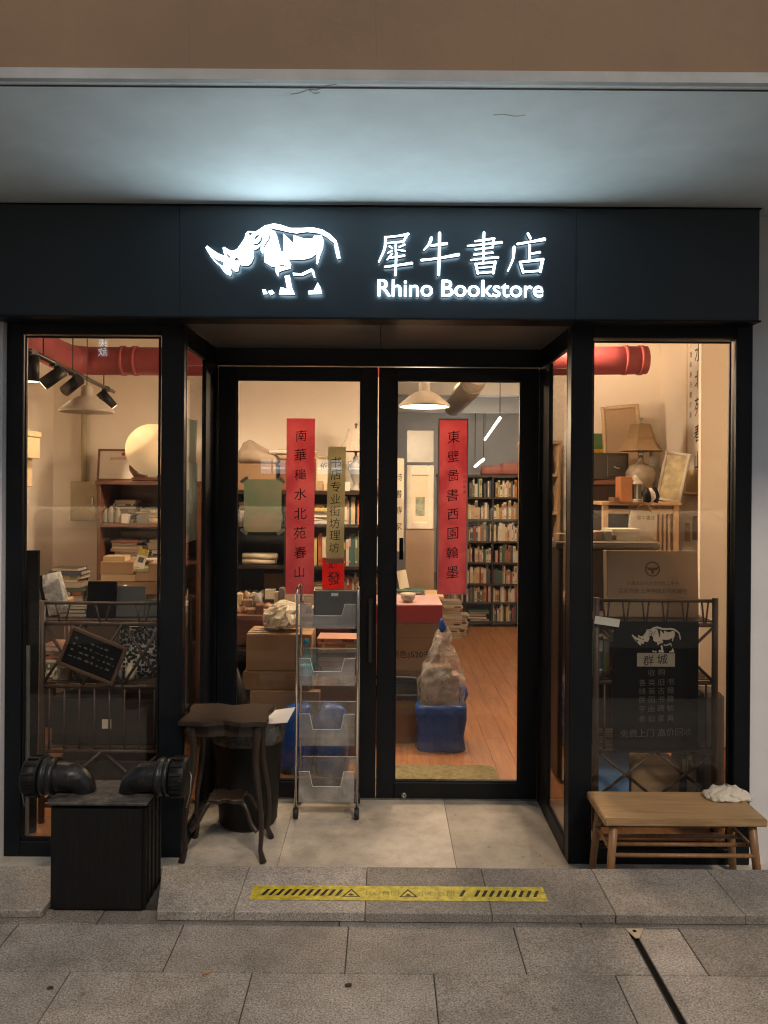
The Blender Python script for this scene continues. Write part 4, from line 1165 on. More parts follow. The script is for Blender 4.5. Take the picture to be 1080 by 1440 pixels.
# second shelf contents
z2 = zS[1]+.017
TRI = bpy.data.materials.new('black_white_print'); TRI.use_nodes = True
_n = TRI.node_tree; _tc2 = N(_n, 'TexCoord'); _v = N(_n, 'TexVoronoi', Scale=70.0); _v.feature = 'F1'; _v.distance = 'CHEBYCHEV'
_n.links.new(_tc2.outputs['Object'], _v.inputs['Vector'])
_n.links.new(ramp(_n, _v.outputs['Distance'], [(.42, (.02,.02,.02)), (.50, (.62,.58,.52))]), _n.nodes['Principled BSDF'].inputs['Base Color'])
bg = MB().blob([(0,.085,.05,0,0),(.06,.10,.055,0,0),(.14,.105,.055,0,0),(.20,.10,.05,0,0),(.245,.09,.04,0,0)], 30, 4, .010, 12, 3.5)
tag(bg.obj('printed_bag', TRI, None, (PX(197, 3.72), 3.74, z2)), 'black and white patterned cloth bag on the middle shelf of the left rack', 'bag')
pile('book lying behind the blackboard on the left rack', 'books behind the blackboard', PX(95, 3.74), 3.75, z2, 7, .17, .14, .012, .028)
pile('magazine in the pile under the patterned bag side of the left rack', 'magazines on the left rack', PX(145, 3.76), 3.76, z2, 6, .15, .13, .010, .02, name='magazine')
# blackboard hung tilted
bbd = thing('blackboard', 'small wood framed blackboard hung crooked on the left rack', 'blackboard', P(130, 922, RY0-.035), rot=(0, rad(21.5), 0))
frame4(-.140, .140, -.095, .095, -.124, .124, -.079, .079, -.008, .008).obj('frame', wood('brown_frame', (.07,.035,.02), (.14,.07,.04), .5), bbd, bevel=.002)
MB().box(-.124, .124, -.002, .005, -.079, .079).obj('slate', BLACKB, bbd)
CHALK = mat('chalk', (.10,.10,.095), .9, 0, .6, 90)
for k in range(4):
    xx = -.105
    while xx < .10:
        l_ = random.uniform(.008, .022)
        if random.random() < .8: MB().box(xx, xx+l_, -.0028, -.0022, .045-k*.028, .0475-k*.028+random.uniform(0,.008)).obj('chalk_mark', CHALK, bbd)
        xx += l_+random.uniform(.006,.016)
# dark goods below
carton('dark brown carton with a white label on the bottom shelf of the left rack', PX(75, 3.64), PX(225, 3.64), 3.64, 3.86, zS[0]+.017, PZ(985, 3.64), mat('near_black_card', (.020,.012,.008), .8), tape=False)
tag(MB().box(-.022, .022, -.0012, 0, -.022, .022).obj('paper_label', BEIGEP, None, P(150, 1018, 3.636)), 'small square white label on the dark carton of the left rack', 'label')
boxthing('storage_crate', 'low dark crate standing on the floor under the left rack', 'crate', LX0+.05, LX1-.05, 3.63, 3.86, .10, .28, DARKW, .004)
tag(MB().box(-.05, .05, -.012, .012, 0, 1.28).obj('leaning_board', BLACKB, None, (PX(38, 3.5), 3.50, 0), (rad(-3), rad(-1), 0), .002), 'tall black board leaning at the left edge of the left window', 'board')
tag(MB().box(-.018, .018, -.010, .010, 0, .86).obj('pale_plank', mat('pale_grey_wood', (.30,.28,.26), .7), None, (PX(36, 3.44), 3.45, 0), None, .002), 'pale narrow plank standing upright behind the left window', 'plank')

# ---------- papers on the left side pane
def sheet(w_, h_, curl, m, name, nx=8):
    b = MB(); v = []; f = []
    for j in range(2):
        for i in range(nx+1):
            for k in range(2):
                u = i/nx-.5
                v.append((u*w_, curl*math.sin(u*6+k*.8)*.5*(1 if k else .4) + j*.0006, (k-.5)*h_))
    st = (nx+1)*2
    for i in range(nx):
        a = i*2
        f.append((a, a+2, a+3, a+1)); f.append((st+a+1, st+a+3, st+a+2, st+a))
    for i in range(nx):
        a = i*2
        f.append((a, st+a, st+a+2, a+2)); f.append((a+1, a+3, st+a+3, st+a+1))
    f.append((0, 1, st+1, st)); f.append((st-2, 2*st-2, 2*st-1, st-1))
    return b.add(v, f, 0, True)
o = sheet(.22, .20, .014, BACKP, 'p').obj('window_paper', BACKP, None, (XL-.030, 3.50, 1.79), (0, 0, rad(90)))
tag(o, 'curled grey-green paper, upper of two on the left side pane', 'paper')
o = sheet(.24, .36, .008, BACKP, 'p').obj('window_paper', BACKP, None, (XL-.028, 3.50, 1.51), (0, 0, rad(90)))
tag(o, 'large grey-green paper, lower of two on the left side pane', 'paper')

# ---------- couplets and other papers on the doors
def couplet(label, chars, x0, x1, z0, z1, side=None):
    t = thing('couplet_scroll', label, 'scroll', ((x0+x1)/2, YD+.0175, z0), group='red paper couplets on the doors')
    w_, h_ = x1-x0, z1-z0
    MB().box(-w_/2, w_/2, -.0008, .0, 0, h_).obj('red_paper', REDPAPER, t)
    step = (h_-.10)/8
    for i, ch in enumerate(chars):
        k = random.uniform(.95, 1.08)
        text_mb(ch, .064*k, 0, .0, .12).obj('character', INK, t, (random.uniform(-.003,.003), -.0014, h_-.075-step*(i+.12)))
    return t
couplet('faded red couplet strip on the left glass door, with eight black characters', '南華龝水北苑春山', PX(402, YD), PX(442, YD), PZ(836, YD, 422), PZ(588, YD, 422))
rc = couplet('faded red couplet strip with a pale edge on the right glass door', '東壁啚書西園翰墨', PX(617.5, YD), PX(657, YD), PZ(836, YD, 637), PZ(590, YD, 637))
hh = PZ(590, YD, 637)-PZ(836, YD, 637); ww = PX(657, YD)-PX(617.5, YD)
frame4(-ww/2-.006, ww/2+.006, -.002, hh+.006, -ww/2+.001, ww/2-.001, .001, hh-.001, -.0004, .0003).obj('pale_edge', BEIGEP, rc)
column('戊戌年書', .016, .026, 0, .1).obj('signature', REDINK, rc, (ww/2-.012, -.0014, hh*.63))
def doorpaper(name, label, cat, px0, px1, py0, py1, m, Y=YD+.030, roty=0):
    x0, x1, z0, z1 = PX(px0, Y), PX(px1, Y), PZ(py1, Y, px0), PZ(py0, Y, px0)
    t = thing(name, label, cat, ((x0+x1)/2, Y, (z0+z1)/2), rot=(0, roty, 0))
    MB().box(-(x1-x0)/2, (x1-x0)/2, 0, .001, -(z1-z0)/2, (z1-z0)/2).obj('paper', m, t)
    return t, x1-x0, z1-z0
gp, w_, h_ = doorpaper('window_poster', 'grey-green poster taped by its corners inside the left door', 'poster', 343, 396, 674, 748, GREENP)
for sx in (-1, 1):
    for sy in (-1, 1):
        MB().box(-.022, .022, -.0012, -.0004, -.008, .008).obj('tape', BEIGEP, gp, (sx*(w_/2-.002), 0, sy*(h_/2-.002)), (0, rad(-38*sx*sy*-1), 0))
sv, w_, h_ = doorpaper('calligraphy_strip', 'narrow olive paper strip of handwriting hung inside the left door', 'paper', 460, 485, 628, 792, STRIPP, roty=rad(.8))
column('书店专业街坊理坊', .055, .062, .001, .1).obj('lettering', INK, sv, (-.004, -.0006, .0))
rv, w_, h_ = doorpaper('red_envelope', 'bright red paper with brushed black characters low on the left door', 'paper', 454, 485, 784, 828, REDNEW, Y=YD+.034)
MB().merge(text_mb('必', .045, 0, .0, .1), T(-.004, -.0006, h_/2-.034)).obj('character', INK, rv)
MB().merge(text_mb('發', .072, 0, .003, .05), T(.004, -.0006, -.025)).obj('character', INK, rv)
MB().box(-w_/2+.002, w_/2-.002, .0002, .0012, -h_/2-.038, -h_/2-.0002).obj('orange_base', ORANGEP, rv)

# ---------- dark bookshelf behind the left door
SB0, SB1 = PX(326, 5.38), .07
stop_ = PZ(692, 5.38)
sz = [.06, .42, PZ(845, 5.38), PZ(797, 5.38), PZ(738, 5.38)]
shelving('bookshelf', 'dark bookshelf with rolls and books behind the left glass door', 'bookshelf', SB0, SB1, 5.38, 5.74, 0, stop_, 3, sz, DARKW, DARKWZ)
stop_ += .005
bw_ = (SB1-SB0)/3
bx_ = [SB0+bw_*i for i in range(4)]
def rowbooks(label, group, x0, x1, y, z, hmin, hmax, dep=.14, tmin=.012, tmax=.03, gap=.1):
    x = x0
    while x < x1-.012:
        t = min(random.uniform(tmin, tmax), x1-x)
        if random.random() < gap: x += t*.6; continue
        h_ = random.uniform(hmin, hmax)
        book(label, group, t*.97, dep*random.uniform(.9,1), h_, (x+t/2, y+dep/2+random.uniform(0,.012), z+.0005))
        x += t
G2 = 'books standing in the dark bookshelf behind the left door'
rowbooks('upright book on the top shelf of the dark bookshelf, right bay', G2, bx_[2]+.015, bx_[3]-.015, 5.42, sz[4], .16, .20)
rowbooks('upright book on the middle shelf of the dark bookshelf, middle bay', G2, bx_[1]+.09, bx_[2]-.015, 5.42, sz[3], .18, .24)
rowbooks('upright book on the middle shelf of the dark bookshelf, right bay', G2, bx_[2]+.015, bx_[3]-.015, 5.42, sz[3], .18, .25)
rowbooks('upright book on the lower shelf of the dark bookshelf, right bay', G2, bx_[2]+.015, bx_[3]-.02, 5.42, sz[2], .15, .20)
pile('book lying in the middle bay of the dark bookshelf', 'books lying in the dark bookshelf', (bx_[1]+bx_[2])/2, 5.52, sz[4]+.001, 6, .22, .17)
pile('book lying on the top left shelf of the dark bookshelf', 'books lying in the dark bookshelf', (bx_[0]+bx_[1])/2-.05, 5.52, sz[4]+.001, 4, .22, .17)
pile('book lying low in the middle bay of the dark bookshelf', 'books lying in the dark bookshelf', (bx_[1]+bx_[2])/2, 5.52, sz[2]+.001, 6, .22, .17)
for i in range(6):          # paper rolls, left bay
    L_ = random.uniform(.10, .13)
    r_ = .020
    z_ = sz[3]+r_+.001+(i//3)*.036 + (.002 if i//3 else 0)
    b = MB().tube([(-L_, 0, 0), (L_, 0, 0)], r_, 12)
    tag(b.obj('paper_roll', BEIGEP, None, ((bx_[0]+bx_[1])/2+random.uniform(-.01,.01), 5.45+(i % 3)*.055, z_), (0, 0, random.uniform(-.05,.05))), 'beige paper roll stacked in the left bay of the dark bookshelf', 'paper roll', 'paper rolls in the dark bookshelf')
for i in range(5):
    b = MB().tube([(0, -.08, 0), (0, .08, 0)], .022, 12)
    tag(b.obj('paper_roll', BEIGEP, None, (bx_[0]+.05+i*.048, 5.50, sz[2]+.024+(.0 if i % 2 else .0)), (0, 0, random.uniform(-.1,.1))), 'short paper roll lying end-on in the lower left bay of the dark bookshelf', 'paper roll', 'end-on paper rolls in the dark bookshelf')
boxthing('small_carton', 'small brown carton in the lower left bay of the dark bookshelf', 'box', bx_[0]+.20, bx_[1]-.03, 5.56, 5.7, sz[2]+.05, sz[2]+.17, CARD2)
boxthing('pale_file', 'tall cream file standing in the dark bookshelf beside the red couplet', 'file', bx_[1]+.02, bx_[1]+.075, 5.42, 5.66, sz[3]+.001, sz[3]+.29, BEIGEP, .003)
# things on top of that bookshelf
carton('large brown carton on the left end of the dark bookshelf', SB0, SB0+.30, 5.40, 5.70, stop_, stop_+.19, CARD2)
rolls = [(0, .02), (.06, .06), (.14, .02)]
b = MB().blob([(0,.15,.12,0,0),(.04,.17,.13,0,0),(.09,.12,.10,-.03,0),(.15,.05,.05,-.06,0),(.17,.01,.01,-.06,0)], 32, 12, .03, 7, 2.4)
tag(b.obj('cloth_bundle', mat('grey_brown_cloth', (.30,.24,.18), .9, 0, .2, 8, .4, 20), None, (SB0+.16, 5.55, stop_+.192)), 'drooping grey-brown cloth bundle on the carton above the dark bookshelf', 'cloth')
boxthing('wooden_case', 'long brown wooden case on top of the dark bookshelf behind the couplet', 'box', SB0+.33, SB0+.56, 5.42, 5.70, stop_, stop_+.21, MIDW)
fc = thing('framed_calligraphy', 'framed calligraphy sheet leaning on top of the dark bookshelf', 'picture', (PX(462, 5.5), 5.52, stop_), rot=(rad(-7), 0, 0))
frame4(-.095, .095, 0, .25, -.083, .083, .012, .238, 0, .016).obj('frame', wood('pale_frame_wood', (.30,.22,.13), (.42,.32,.2), .5), fc, bevel=.002)
MB().box(-.083, .083, .006, .011, .012, .238).obj('sheet', BEIGEP, fc)
text_mb('依仁', .055, 0, .0, .1).obj('lettering', INK, fc, (-.01, .0055, .185))
tag(MB().box(-.11,.11,0,.012,0,.20).obj('grey_backboard', mat('grey_panel', (.34,.32,.28), .7), None, (PX(500, 5.62), 5.64, stop_), (rad(-6),0,0), .002), 'plain grey panel leaning behind the unlit lamp on the bookshelf', 'panel')
lp = thing('table_lamp', 'unlit table lamp with a ribbed pale shade and urn base behind the left door', 'lamp', (PX(500, 5.44), 5.46, stop_))
MB().lathe([(.0,0),(.045,0),(.05,.012),(.022,.03),(.016,.05),(.035,.10),(.045,.15),(.040,.19),(.018,.215),(.022,.235),(.010,.25),(.008,.34),(.0,.34)], (0,0,0), 24).obj('urn_base', PEWTER, lp)
for s_ in (-1, 1):
    MB().tube(smooth_pts([(s_*.040,0,.13),(s_*.058,0,.17),(s_*.052,0,.205),(s_*.025,0,.215)], 4), .005, 6).obj('handle', PEWTER, lp)
MB().lathe([(.115,.28),(.118,.282),(.085,.35),(.055,.44),(.052,.442)], (0,0,0), 20, smooth=False, cap=False).obj('shade', mat('grey_pleated_shade', (.36,.31,.26), .8), lp)
MB().lathe([(.0,.442),(.012,.442),(.005,.455),(.012,.475),(.0,.485)], (0,0,0), 12).obj('finial', STEELD, lp)

# ---------- desk and cartons behind the left door
d2 = thing('desk', 'red-brown desk covered with paper clutter behind the left door', 'desk', (-.62, 4.93, 0))
MB().box(-.42, .42, -.22, .26, .755, .785).obj('desk_top', MIDW, d2, bevel=.003)
MB().box(-.40, .40, -.20, -.18, .60, .7545).obj('front_panel', MIDW, d2)
for x_ in (-.38, .38):
    for y_ in (-.17, .22): MB().box(x_-.025, x_+.025, y_-.018, y_+.025, 0, .7545).obj('leg', MIDW, d2)
for i in range(7):
    L_ = random.uniform(.03, .07)
    b = MB().tube([(-L_,0,0),(L_,0,0)], random.uniform(.004,.011), 8)
    tag(b.obj('pen_roll', random.choice([BEIGEP, WHITEP, CARD3, BLACKP]), None, (PX(360+i*9, 4.8), 4.74+random.uniform(0,.14), .7985+.006*(i % 2)), (0,0,random.uniform(-1,1))), 'thin paper roll or pen lying loose on the red-brown desk', 'paper roll', 'loose rolls and pens on the desk')
pb = MB().blob([(0,.10,.07,0,0),(.015,.115,.078,0,0),(.035,.12,.08,0,0),(.06,.118,.078,0,0),(.085,.11,.072,.0,0),(.105,.09,.062,.01,0),(.125,.07,.05,.015,0),(.14,.045,.035,.02,0),(.155,.014,.012,.02,0)], 44, 21, .034, 17, 2.4, smooth=False)
tag(pb.obj('plastic_bag', mat('pale_plastic_bag', (.62,.58,.48), .4, 0, .15, 10, .6, 24), None, (PX(402, 4.6), 4.56, .748)), 'crumpled pale plastic bag standing on the cartons behind the left door', 'bag')
cz = [0, .20, .405, .508, .722]
carton('bottom carton of the stack behind the left door, half hidden by the carved table', -.80, -.40, 4.42, 4.72, 0, .20, CARD2)
carton('grey-brown carton second from the bottom of the stack behind the left door', -.76, -.36, 4.40, 4.70, .2015, .404, CARD)
carton('shallow brown carton third in the stack behind the left door', PX(343, 4.42), PX(437, 4.42), 4.42, 4.70, .4065, .507, CARD2)
carton('large top carton of the stack behind the left door, under the plastic bag', PX(348, 4.45), PX(440, 4.45), 4.45, 4.72, .5095, .722, CARD)
for i in range(3):
    tag(MB().box(-.06-.02*i,.06,-.012,.012,0,.004).obj('paper_slip', random.choice([WHITEP, BEIGEP]), None, (PX(365+12*i, 4.5), 4.50+i*.04, .7245+i*.0045), (0,0,.1*i)), 'thin paper slip lying on the top carton behind the left door', 'paper', 'paper slips on the top carton')
carton('brown carton on the floor behind the trolley', -.40, -.10, 4.46, 4.78, 0, .437, CARD2)
pile('book lying on the brown carton behind the trolley', 'books piled behind the trolley', -.26, 4.58, .4395, 9, .26, .19, .02, .035, True, [COVERS[10], COVERS[8], COVERS[5], COVERS[11]])
um = MB().tube([(0,0,0),(.01,0,.2),(.015,0,.42),(.012,0,.55)], [.03,.045,.04,.012], 12)
tag(um.obj('folded_umbrella', BLACKP, None, (PX(344, 4.3), 4.33, .001), (0, rad(-6), 0)), 'folded black umbrella leaning by the carton stack', 'umbrella')
for i, (px_, lb) in enumerate(((418, 'crumpled blue plastic bag behind the trolley, nearest the carved table'), (468, 'crumpled blue plastic bag behind the trolley, nearest the door edge'))):
    b = MB().blob([(0,.085,.07,0,0),(.05,.10,.085,0,0),(.18,.098,.08,0,0),(.30,.09,.07,.0,0),(.355,.075,.05,.01,0),(.38,.04,.02,.01,0)], 36, 31+i, .022, 9, 3)
    tag(b.obj('blue_bag', BLUEBAG, None, (PX(px_, 4.25), 4.25, .001)), lb, 'bag')

# ---------- behind the right door
CY = 4.73
cx1 = PX(622, CY)
carton('bottom carton of the stack behind the right door, under the typewriter', -.12, PX(590, CY), CY, CY+.36, 0, .263, CARD2)
ty = thing('typewriter', 'old black typewriter standing between two cartons behind the right door', 'typewriter', (PX(566, CY), CY+.15, .264))
MB().prism([(-.13,0),(.13,0),(.13,.05),(.12,.075),(-.12,.075),(-.13,.05)], -.14, .14).obj('body', BLACKPG, ty, bevel=.006)
MB().tube([(-.15,-.10,.105),(.15,-.10,.105)], .02, 14).obj('platen', BLACKP, ty)
for s_ in (-1, 1): MB().tube([(s_*.151,-.10,.105),(s_*.172,-.10,.105)], .022, 14).obj('knob', STONEW, ty)
MB().box(-.13,.13,-.142,-.1405,.030,.036).obj('chrome_strip', CHROME, ty)
MB().tube(smooth_pts([(-.1,-.145,.07),(-.1,-.15,.13),(-.06,-.15,.145),(.06,-.15,.145),(.1,-.15,.13),(.1,-.145,.07)], 4), .004, 8).obj('paper_bail', CHROME, ty)
b5 = boxthing('wrapped_pack', 'flat plastic wrapped brown pack on top of the typewriter', 'pack', -.10, cx1-.01, CY+.005, CY+.36, .412, .445, CARD2, .006)
c5 = carton('tan carton with printed black figures behind the right door', -.12, cx1-.005, CY, CY+.40, .4465, .745, CARD, tape=False)
text_mb('(颜色)520书', .052, 0, 0).obj('printing', INK, c5, ((PX(578, CY)-(-.12+cx1-.005)/2), -.2006, .10))
MB().box(-.24, .24, -.2008, -.2002, .205, .208).obj('seam', CARD2, c5)
r5 = thing('red_box', 'red box on the tan carton, its lit top coloured mauve', 'box', ((cx1-.12)/2+.005, CY+.195, .7465))
hw5 = (cx1+.12)/2+.003
MB().box(-hw5, hw5, -.198, .20, 0, .105).obj('box_body', REDBOX, r5, bevel=.003)
MB().box(-hw5+.002, hw5-.002, -.196, .198, .1055, .110).obj('lid', LITREDTOP, r5, bevel=.001)  # pink tone stands for light on the red top
bwl = MB().lathe([(.0,.004),(.03,.004),(.045,.03),(.048,.055),(.044,.055),(.04,.03),(.0,.01)], (0,0,0), 24)
tag(bwl.obj('bowl', STONEW, None, (PX(575, 4.8), 4.82, .858)), 'small pale bowl standing on the red box', 'bowl')
# low table behind with papers
t6 = thing('side_bench', 'light wooden bench behind the red box carrying papers and a book', 'table', (.16, 5.46, 0))
MB().box(-.14, .26, -.16, .16, .80, .825).obj('top_board', LIGHTW, t6, bevel=.002)
for x_ in (-.12, .23):
    for y_ in (-.13, .13): MB().box(x_-.02, x_+.02, y_-.02, y_+.02, 0, .7995).obj('leg', LIGHTWZ, t6)
pile('magazine lying on the light wooden bench behind the red box', 'magazines on the light bench', .17, 5.40, .826, 3, .24, .16, .006, .012, name='magazine')
tag(MB().box(-.035,.035,0,.015,0,.13).obj('upright_card', BEIGEP, None, (PX(570, 5.4), 5.42, .86), (rad(-10), rad(-12), 0), .001), 'pale card standing at a slant on the light bench', 'card')
# boards, white picture frame and wall scroll at the corner of the room
tag(MB().box(-.108,.108,0,.03,0,1.26).obj('brown_board', mat('plain_brown_board', (.30,.21,.145), .6, 0, .08), None, (PX(591, 5.70), 5.70, 0), None, .003), 'plain brown board standing behind the light wooden bench', 'board')
wf = thing('white_picture_frame', 'white framed landscape picture resting on the brown board', 'picture', (PX(591, 5.70), 5.69, 1.262))
frame4(-.100, .100, 0, .475, -.062, .062, .055, .40, 0, .03).obj('outer_frame', mat('white_frame_paint', (.72,.66,.56), .5), wf, bevel=.006)
MB().box(-.062, .062, .012, .02, .055, .40).obj('mount', BEIGEP, wf)
PICM = mat('green_landscape', (.22,.24,.17), .6, 0, .5, 20)
MB().box(-.034, .034, .0105, .0118, .10, .24).obj('picture', PICM, wf)
tag(MB().box(-.10,.10,0,.02,0,.24).obj('grey_plastic_panel', mat('grey_sheet', (.30,.30,.29), .3), None, (PX(591, 5.72), 5.735, 1.76), (rad(-4),0,0), .002), 'grey plastic covered panel above the white framed picture', 'panel')
ws = thing('wall_scroll', 'narrow calligraphy scroll hanging left of the white framed picture', 'scroll', (PX(560, 5.62), 5.62, PZ(775, 5.62)))
MB().box(-.042, .042, 0, .0012, 0, .68).obj('sheet', BEIGEP, ws)
MB().tube([(-.046,.002,0),(.046,.002,0)], .008, 8).obj('rod', LIGHTW, ws)
column('詩書傳家', .06, .12, .001, .1).obj('lettering', INK, ws, (0, -.0008, .36))
# blue bag with a clear plastic bag of goods
bgb = thing('goods_bag', 'blue carrier bag with a clear plastic bag of parcels on the shop floor', 'bag', (PX(622, 4.68), 4.68, 0))
hwb = .140
BLUE2 = MB().blob([(0,.135,.10,0,0),(.01,.14,.105,0,0),(.09,.140,.105,0,0),(.18,.146,.11,0,0),(.255,.150,.112,.003,0),(.272,.146,.108,.003,0)], 60, 41, .020, 12, 6)
BLUE2.obj('blue_carrier', BLUEBAG, bgb)
MB().box(-.085, .06, -.07, .07, .05, .50).obj('kraft_parcel', KRAFT, bgb, bevel=.006)
MB().box(.062, .105, -.06, .06, .05, .45).obj('pink_parcel', mat('dusty_pink', (.48,.30,.25), .7), bgb, bevel=.004)
MB().box(-.120, -.088, -.07, .07, .05, .41).obj('olive_parcel', mat('olive_card', (.30,.28,.12), .7), bgb, bevel=.004)
MB().blob([(.26+.02*i, (.142*(1-max(0, i-8)/17)**.8 if i < 24 else .012), (.105*(1-max(0, i-8)/17)**.8 if i < 24 else .012), .012*i/24, 0) for i in range(25)], 64, 44, .014, 13, 2.6).obj('clear_bag', FILM, bgb)
MB().blob([(.70,.020,.018,.008,-.01),(.73,.026,.022,.008,-.01),(.765,.016,.014,.004,-.01),(.785,.006,.006,.0,-.01)], 20, 45, .006, 30, 2).obj('blue_tie', BLUEBAG, bgb)
MB().blob([(.27,.02,.03,.128,.02),(.31,.035,.04,.135,.02),(.35,.03,.035,.132,.02),(.375,.012,.015,.13,.02)], 24, 46, .012, 22, 2.2).obj('bag_fold', BLUEBAG, bgb)
# door mat
mtm = MB()
pts = []
for (qx, qy, a0) in ((.24-.06, .085-.06, 0), (-.45+.06, .085-.06, 90), (-.45+.02, -.14+.02, 180), (.24-.02, -.14+.02, 270)):
    rr = .06 if a0 < 100 else .02
    for k in range(5): pts.append((qx+rr*math.cos(rad(a0+k*22.5)), qy+rr*math.sin(rad(a0+k*22.5))))
mtm.slab(pts, 0, .008)
tag(mtm.obj('door_mat', OLIVE, None, (PX(640, 4.25), 4.27, .0006), None, .002), 'olive patterned door mat with rounded corners inside the right door', 'mat')

# ---------- tall back bookshelf
BZ = [PZ(873, 8.6), PZ(846, 8.6), PZ(820, 8.6), PZ(790, 8.6), PZ(760, 8.6), PZ(729, 8.6), PZ(698, 8.6)]
BX0_, BX1_ = PX(618, 8.6), PX(731, 8.6)
_, bxs = shelving('bookshelf', 'tall dark bookshelf full of books at the back of the shop', 'bookshelf', BX0_, BX1_, 8.6, 8.88, 0, PZ(667, 8.6), 3, BZ, wood('shelf_black_brown', (.035,.026,.02), (.06,.045,.035), .5), DARKWZ)
ordn = ['lowest row', 'second row from the floor', 'third row from the floor', 'fourth row from the floor', 'fifth row from the floor', 'second row from the top', 'top row']
for r_ in range(7):
    for q in range(3):
        lab = 'upright book in the %s of the tall back bookshelf, %s bay' % (ordn[r_], ['left', 'middle', 'right'][q])
        if r_ == 0 and q == 1:
            pile('book lying flat in the lowest row of the tall back bookshelf', 'books on the tall back bookshelf', (bxs[1]+bxs[2])/2, 8.70, BZ[0]+.001, 5, .22, .16, .015, .03)
            continue
        rowbooks(lab, 'books on the tall back bookshelf', bxs[q]+.014, bxs[q+1]-.014, 8.615, BZ[r_], .125, .212, .16, .010, .036, .07)
topz = PZ(667, 8.6)+.005
DULLRED = mat('dull_red_wrap', (.26,.09,.08), .6)
for i, (px_, w2_, h2_, lb) in enumerate(((692, .13, .10, 'flat dull red packet on top of the tall back bookshelf, left of two'), (717, .11, .14, 'taller dull red packet on top of the tall back bookshelf, right of two'))):
    b = MB().blob([(0,w2_*.95,.08,0,0),(.02,w2_,.09,0,0),(h2_*.8,w2_*.96,.085,0,0),(h2_,w2_*.8,.07,0,0)], 26, 51+i, .012, 14, 5)
    tag(b.obj('packet', DULLRED, None, (PX(px_, 8.7), 8.72, topz)), lb, 'packet')
G3 = 'books piled on the floor before the back bookshelf'
pile('book in the floor pile before the back bookshelf, nearest the red couplet', G3, PX(634, 8.0), 8.0, .001, 17, .24, .17, .016, .03, True, [COVERS[0], COVERS[6], COVERS[13], COVERS[1]])
pile('book in the lower floor pile before the back bookshelf, nearest the shelf', G3, PX(648, 7.9), 8.25, .001, 10, .22, .17, .014, .028, True, [COVERS[0], COVERS[6], COVERS[13]])
for i, (p0, p1, lb) in enumerate((((703, 588), (682, 618), 'long white tube light hanging at a slant, nearer of two in the rear room'), ((680, 646), (668, 656), 'short white tube light farther back in the rear room'))):
    if i == 0: a, b_ = P(*p0, 8.57+.4), P(*p1, 12.2)
    else: a, b_ = P(*p0, 12.0), P(*p1, 13.6)
    t = thing('tube_light', lb, 'lamp', tuple(a))
    dd = b_-a
    MB().tube([(0,0,0), tuple(dd)], .017 if i == 0 else .022, 10).obj('tube', TUBE, t)
    MB().tube([(0,0,.03), (0,0,2.899-a.z)], .005, 6).obj('cord', STEELD, t)
    MB().tube([(dd.x,dd.y,dd.z+.03), (dd.x,dd.y,2.899-a.z)], .005, 6).obj('cord', STEELD, t)
du = thing('air_duct', 'pale round air duct hanging under the ceiling beyond the right door', 'duct', (PX(666, 6.6), 6.6, 2.44))
MB().tube([(0,-.25,.08),(0,.4,.02),(0,2.0,.02)], .10, 20).obj('duct', STONEW, du)
MB().tube([(0,0,.16),(0,0,.455)], .006, 6).obj('hanger', STEELD, du)
for y_ in (.1, .9): MB().tube([(0,y_-.02,.052),(0,y_+.02,.05)], .108, 20).obj('collar', STONEW, du)

# ---------- seen through the right side pane
s7, xs7 = shelving('shelf_unit', 'pale shelf unit crowded with parcels beyond the right side pane', 'shelf', 1.05, 1.28, 5.62, 5.95, 0, 1.92, 1, [.45, .78, 1.08, 1.40, 1.68], LIGHTW, LIGHTWZ)
for i, z_ in enumerate((.45, .78, 1.08, 1.40, 1.68)):
    lbs = ['lowest', 'second', 'third', 'fourth', 'top'][i]
    b = MB().blob([(0,.08,.08,0,0),(.06,.085,.09,0,0),(.14,.075,.08,0,0),(.20,.04,.05,0,0)], 26, 61+i, .03, 10, 3)
    tag(b.obj('parcel', [WRAP, CLOTH, CARD, WHITEP, CLOTH][i], None, (1.165, 5.76, z_+.001)), 'crumpled parcel on the %s shelf of the pale shelf unit' % lbs, 'parcel')
wd = thing('display_ladder', 'light wooden stepped display stand beyond the right side pane', 'stand', (1.26, 5.28, 0))
for x_ in (-.10, .12): MB().box(x_-.012, x_+.012, -.02, .10, .10, .62).obj('side_board', LIGHTWZ, wd, bevel=.002)
for z_ in (.14, .30, .46, .60): MB().box(-.088, .108, -.02, .08, z_-.01, z_+.01).obj('step', LIGHTW, wd)
for x_ in (-.10, .12): MB().box(x_-.011, x_+.011, .0, .03, 0, .0995).obj('foot', DARKWZ, wd)

# ---------- behind the right window
# low cabinet behind the rack
cab = thing('cabinet', 'dark low cabinet with a rounded top edge behind the right rack', 'cabinet', (1.22, 4.30, 0))
MB().box(-.28, .25, -.18, .20, .02, 1.255).obj('cabinet_body', DARKWZ, cab, bevel=.006)
MB().slab([(-.30,-.20),(.22,-.20),(.262,-.185),(.278,-.14),(.278,.21),(-.30,.21)], 1.2555, 1.292).obj('top_board', wood('grey_brown_top', (.07,.055,.042), (.13,.10,.075), .5), cab, bevel=.008, seg=2)
for x_ in (-.15, .12): MB().box(x_-.115, x_+.115, -.19, -.1805, .1, 1.2).obj('door', DARKWZ, cab, bevel=.003)
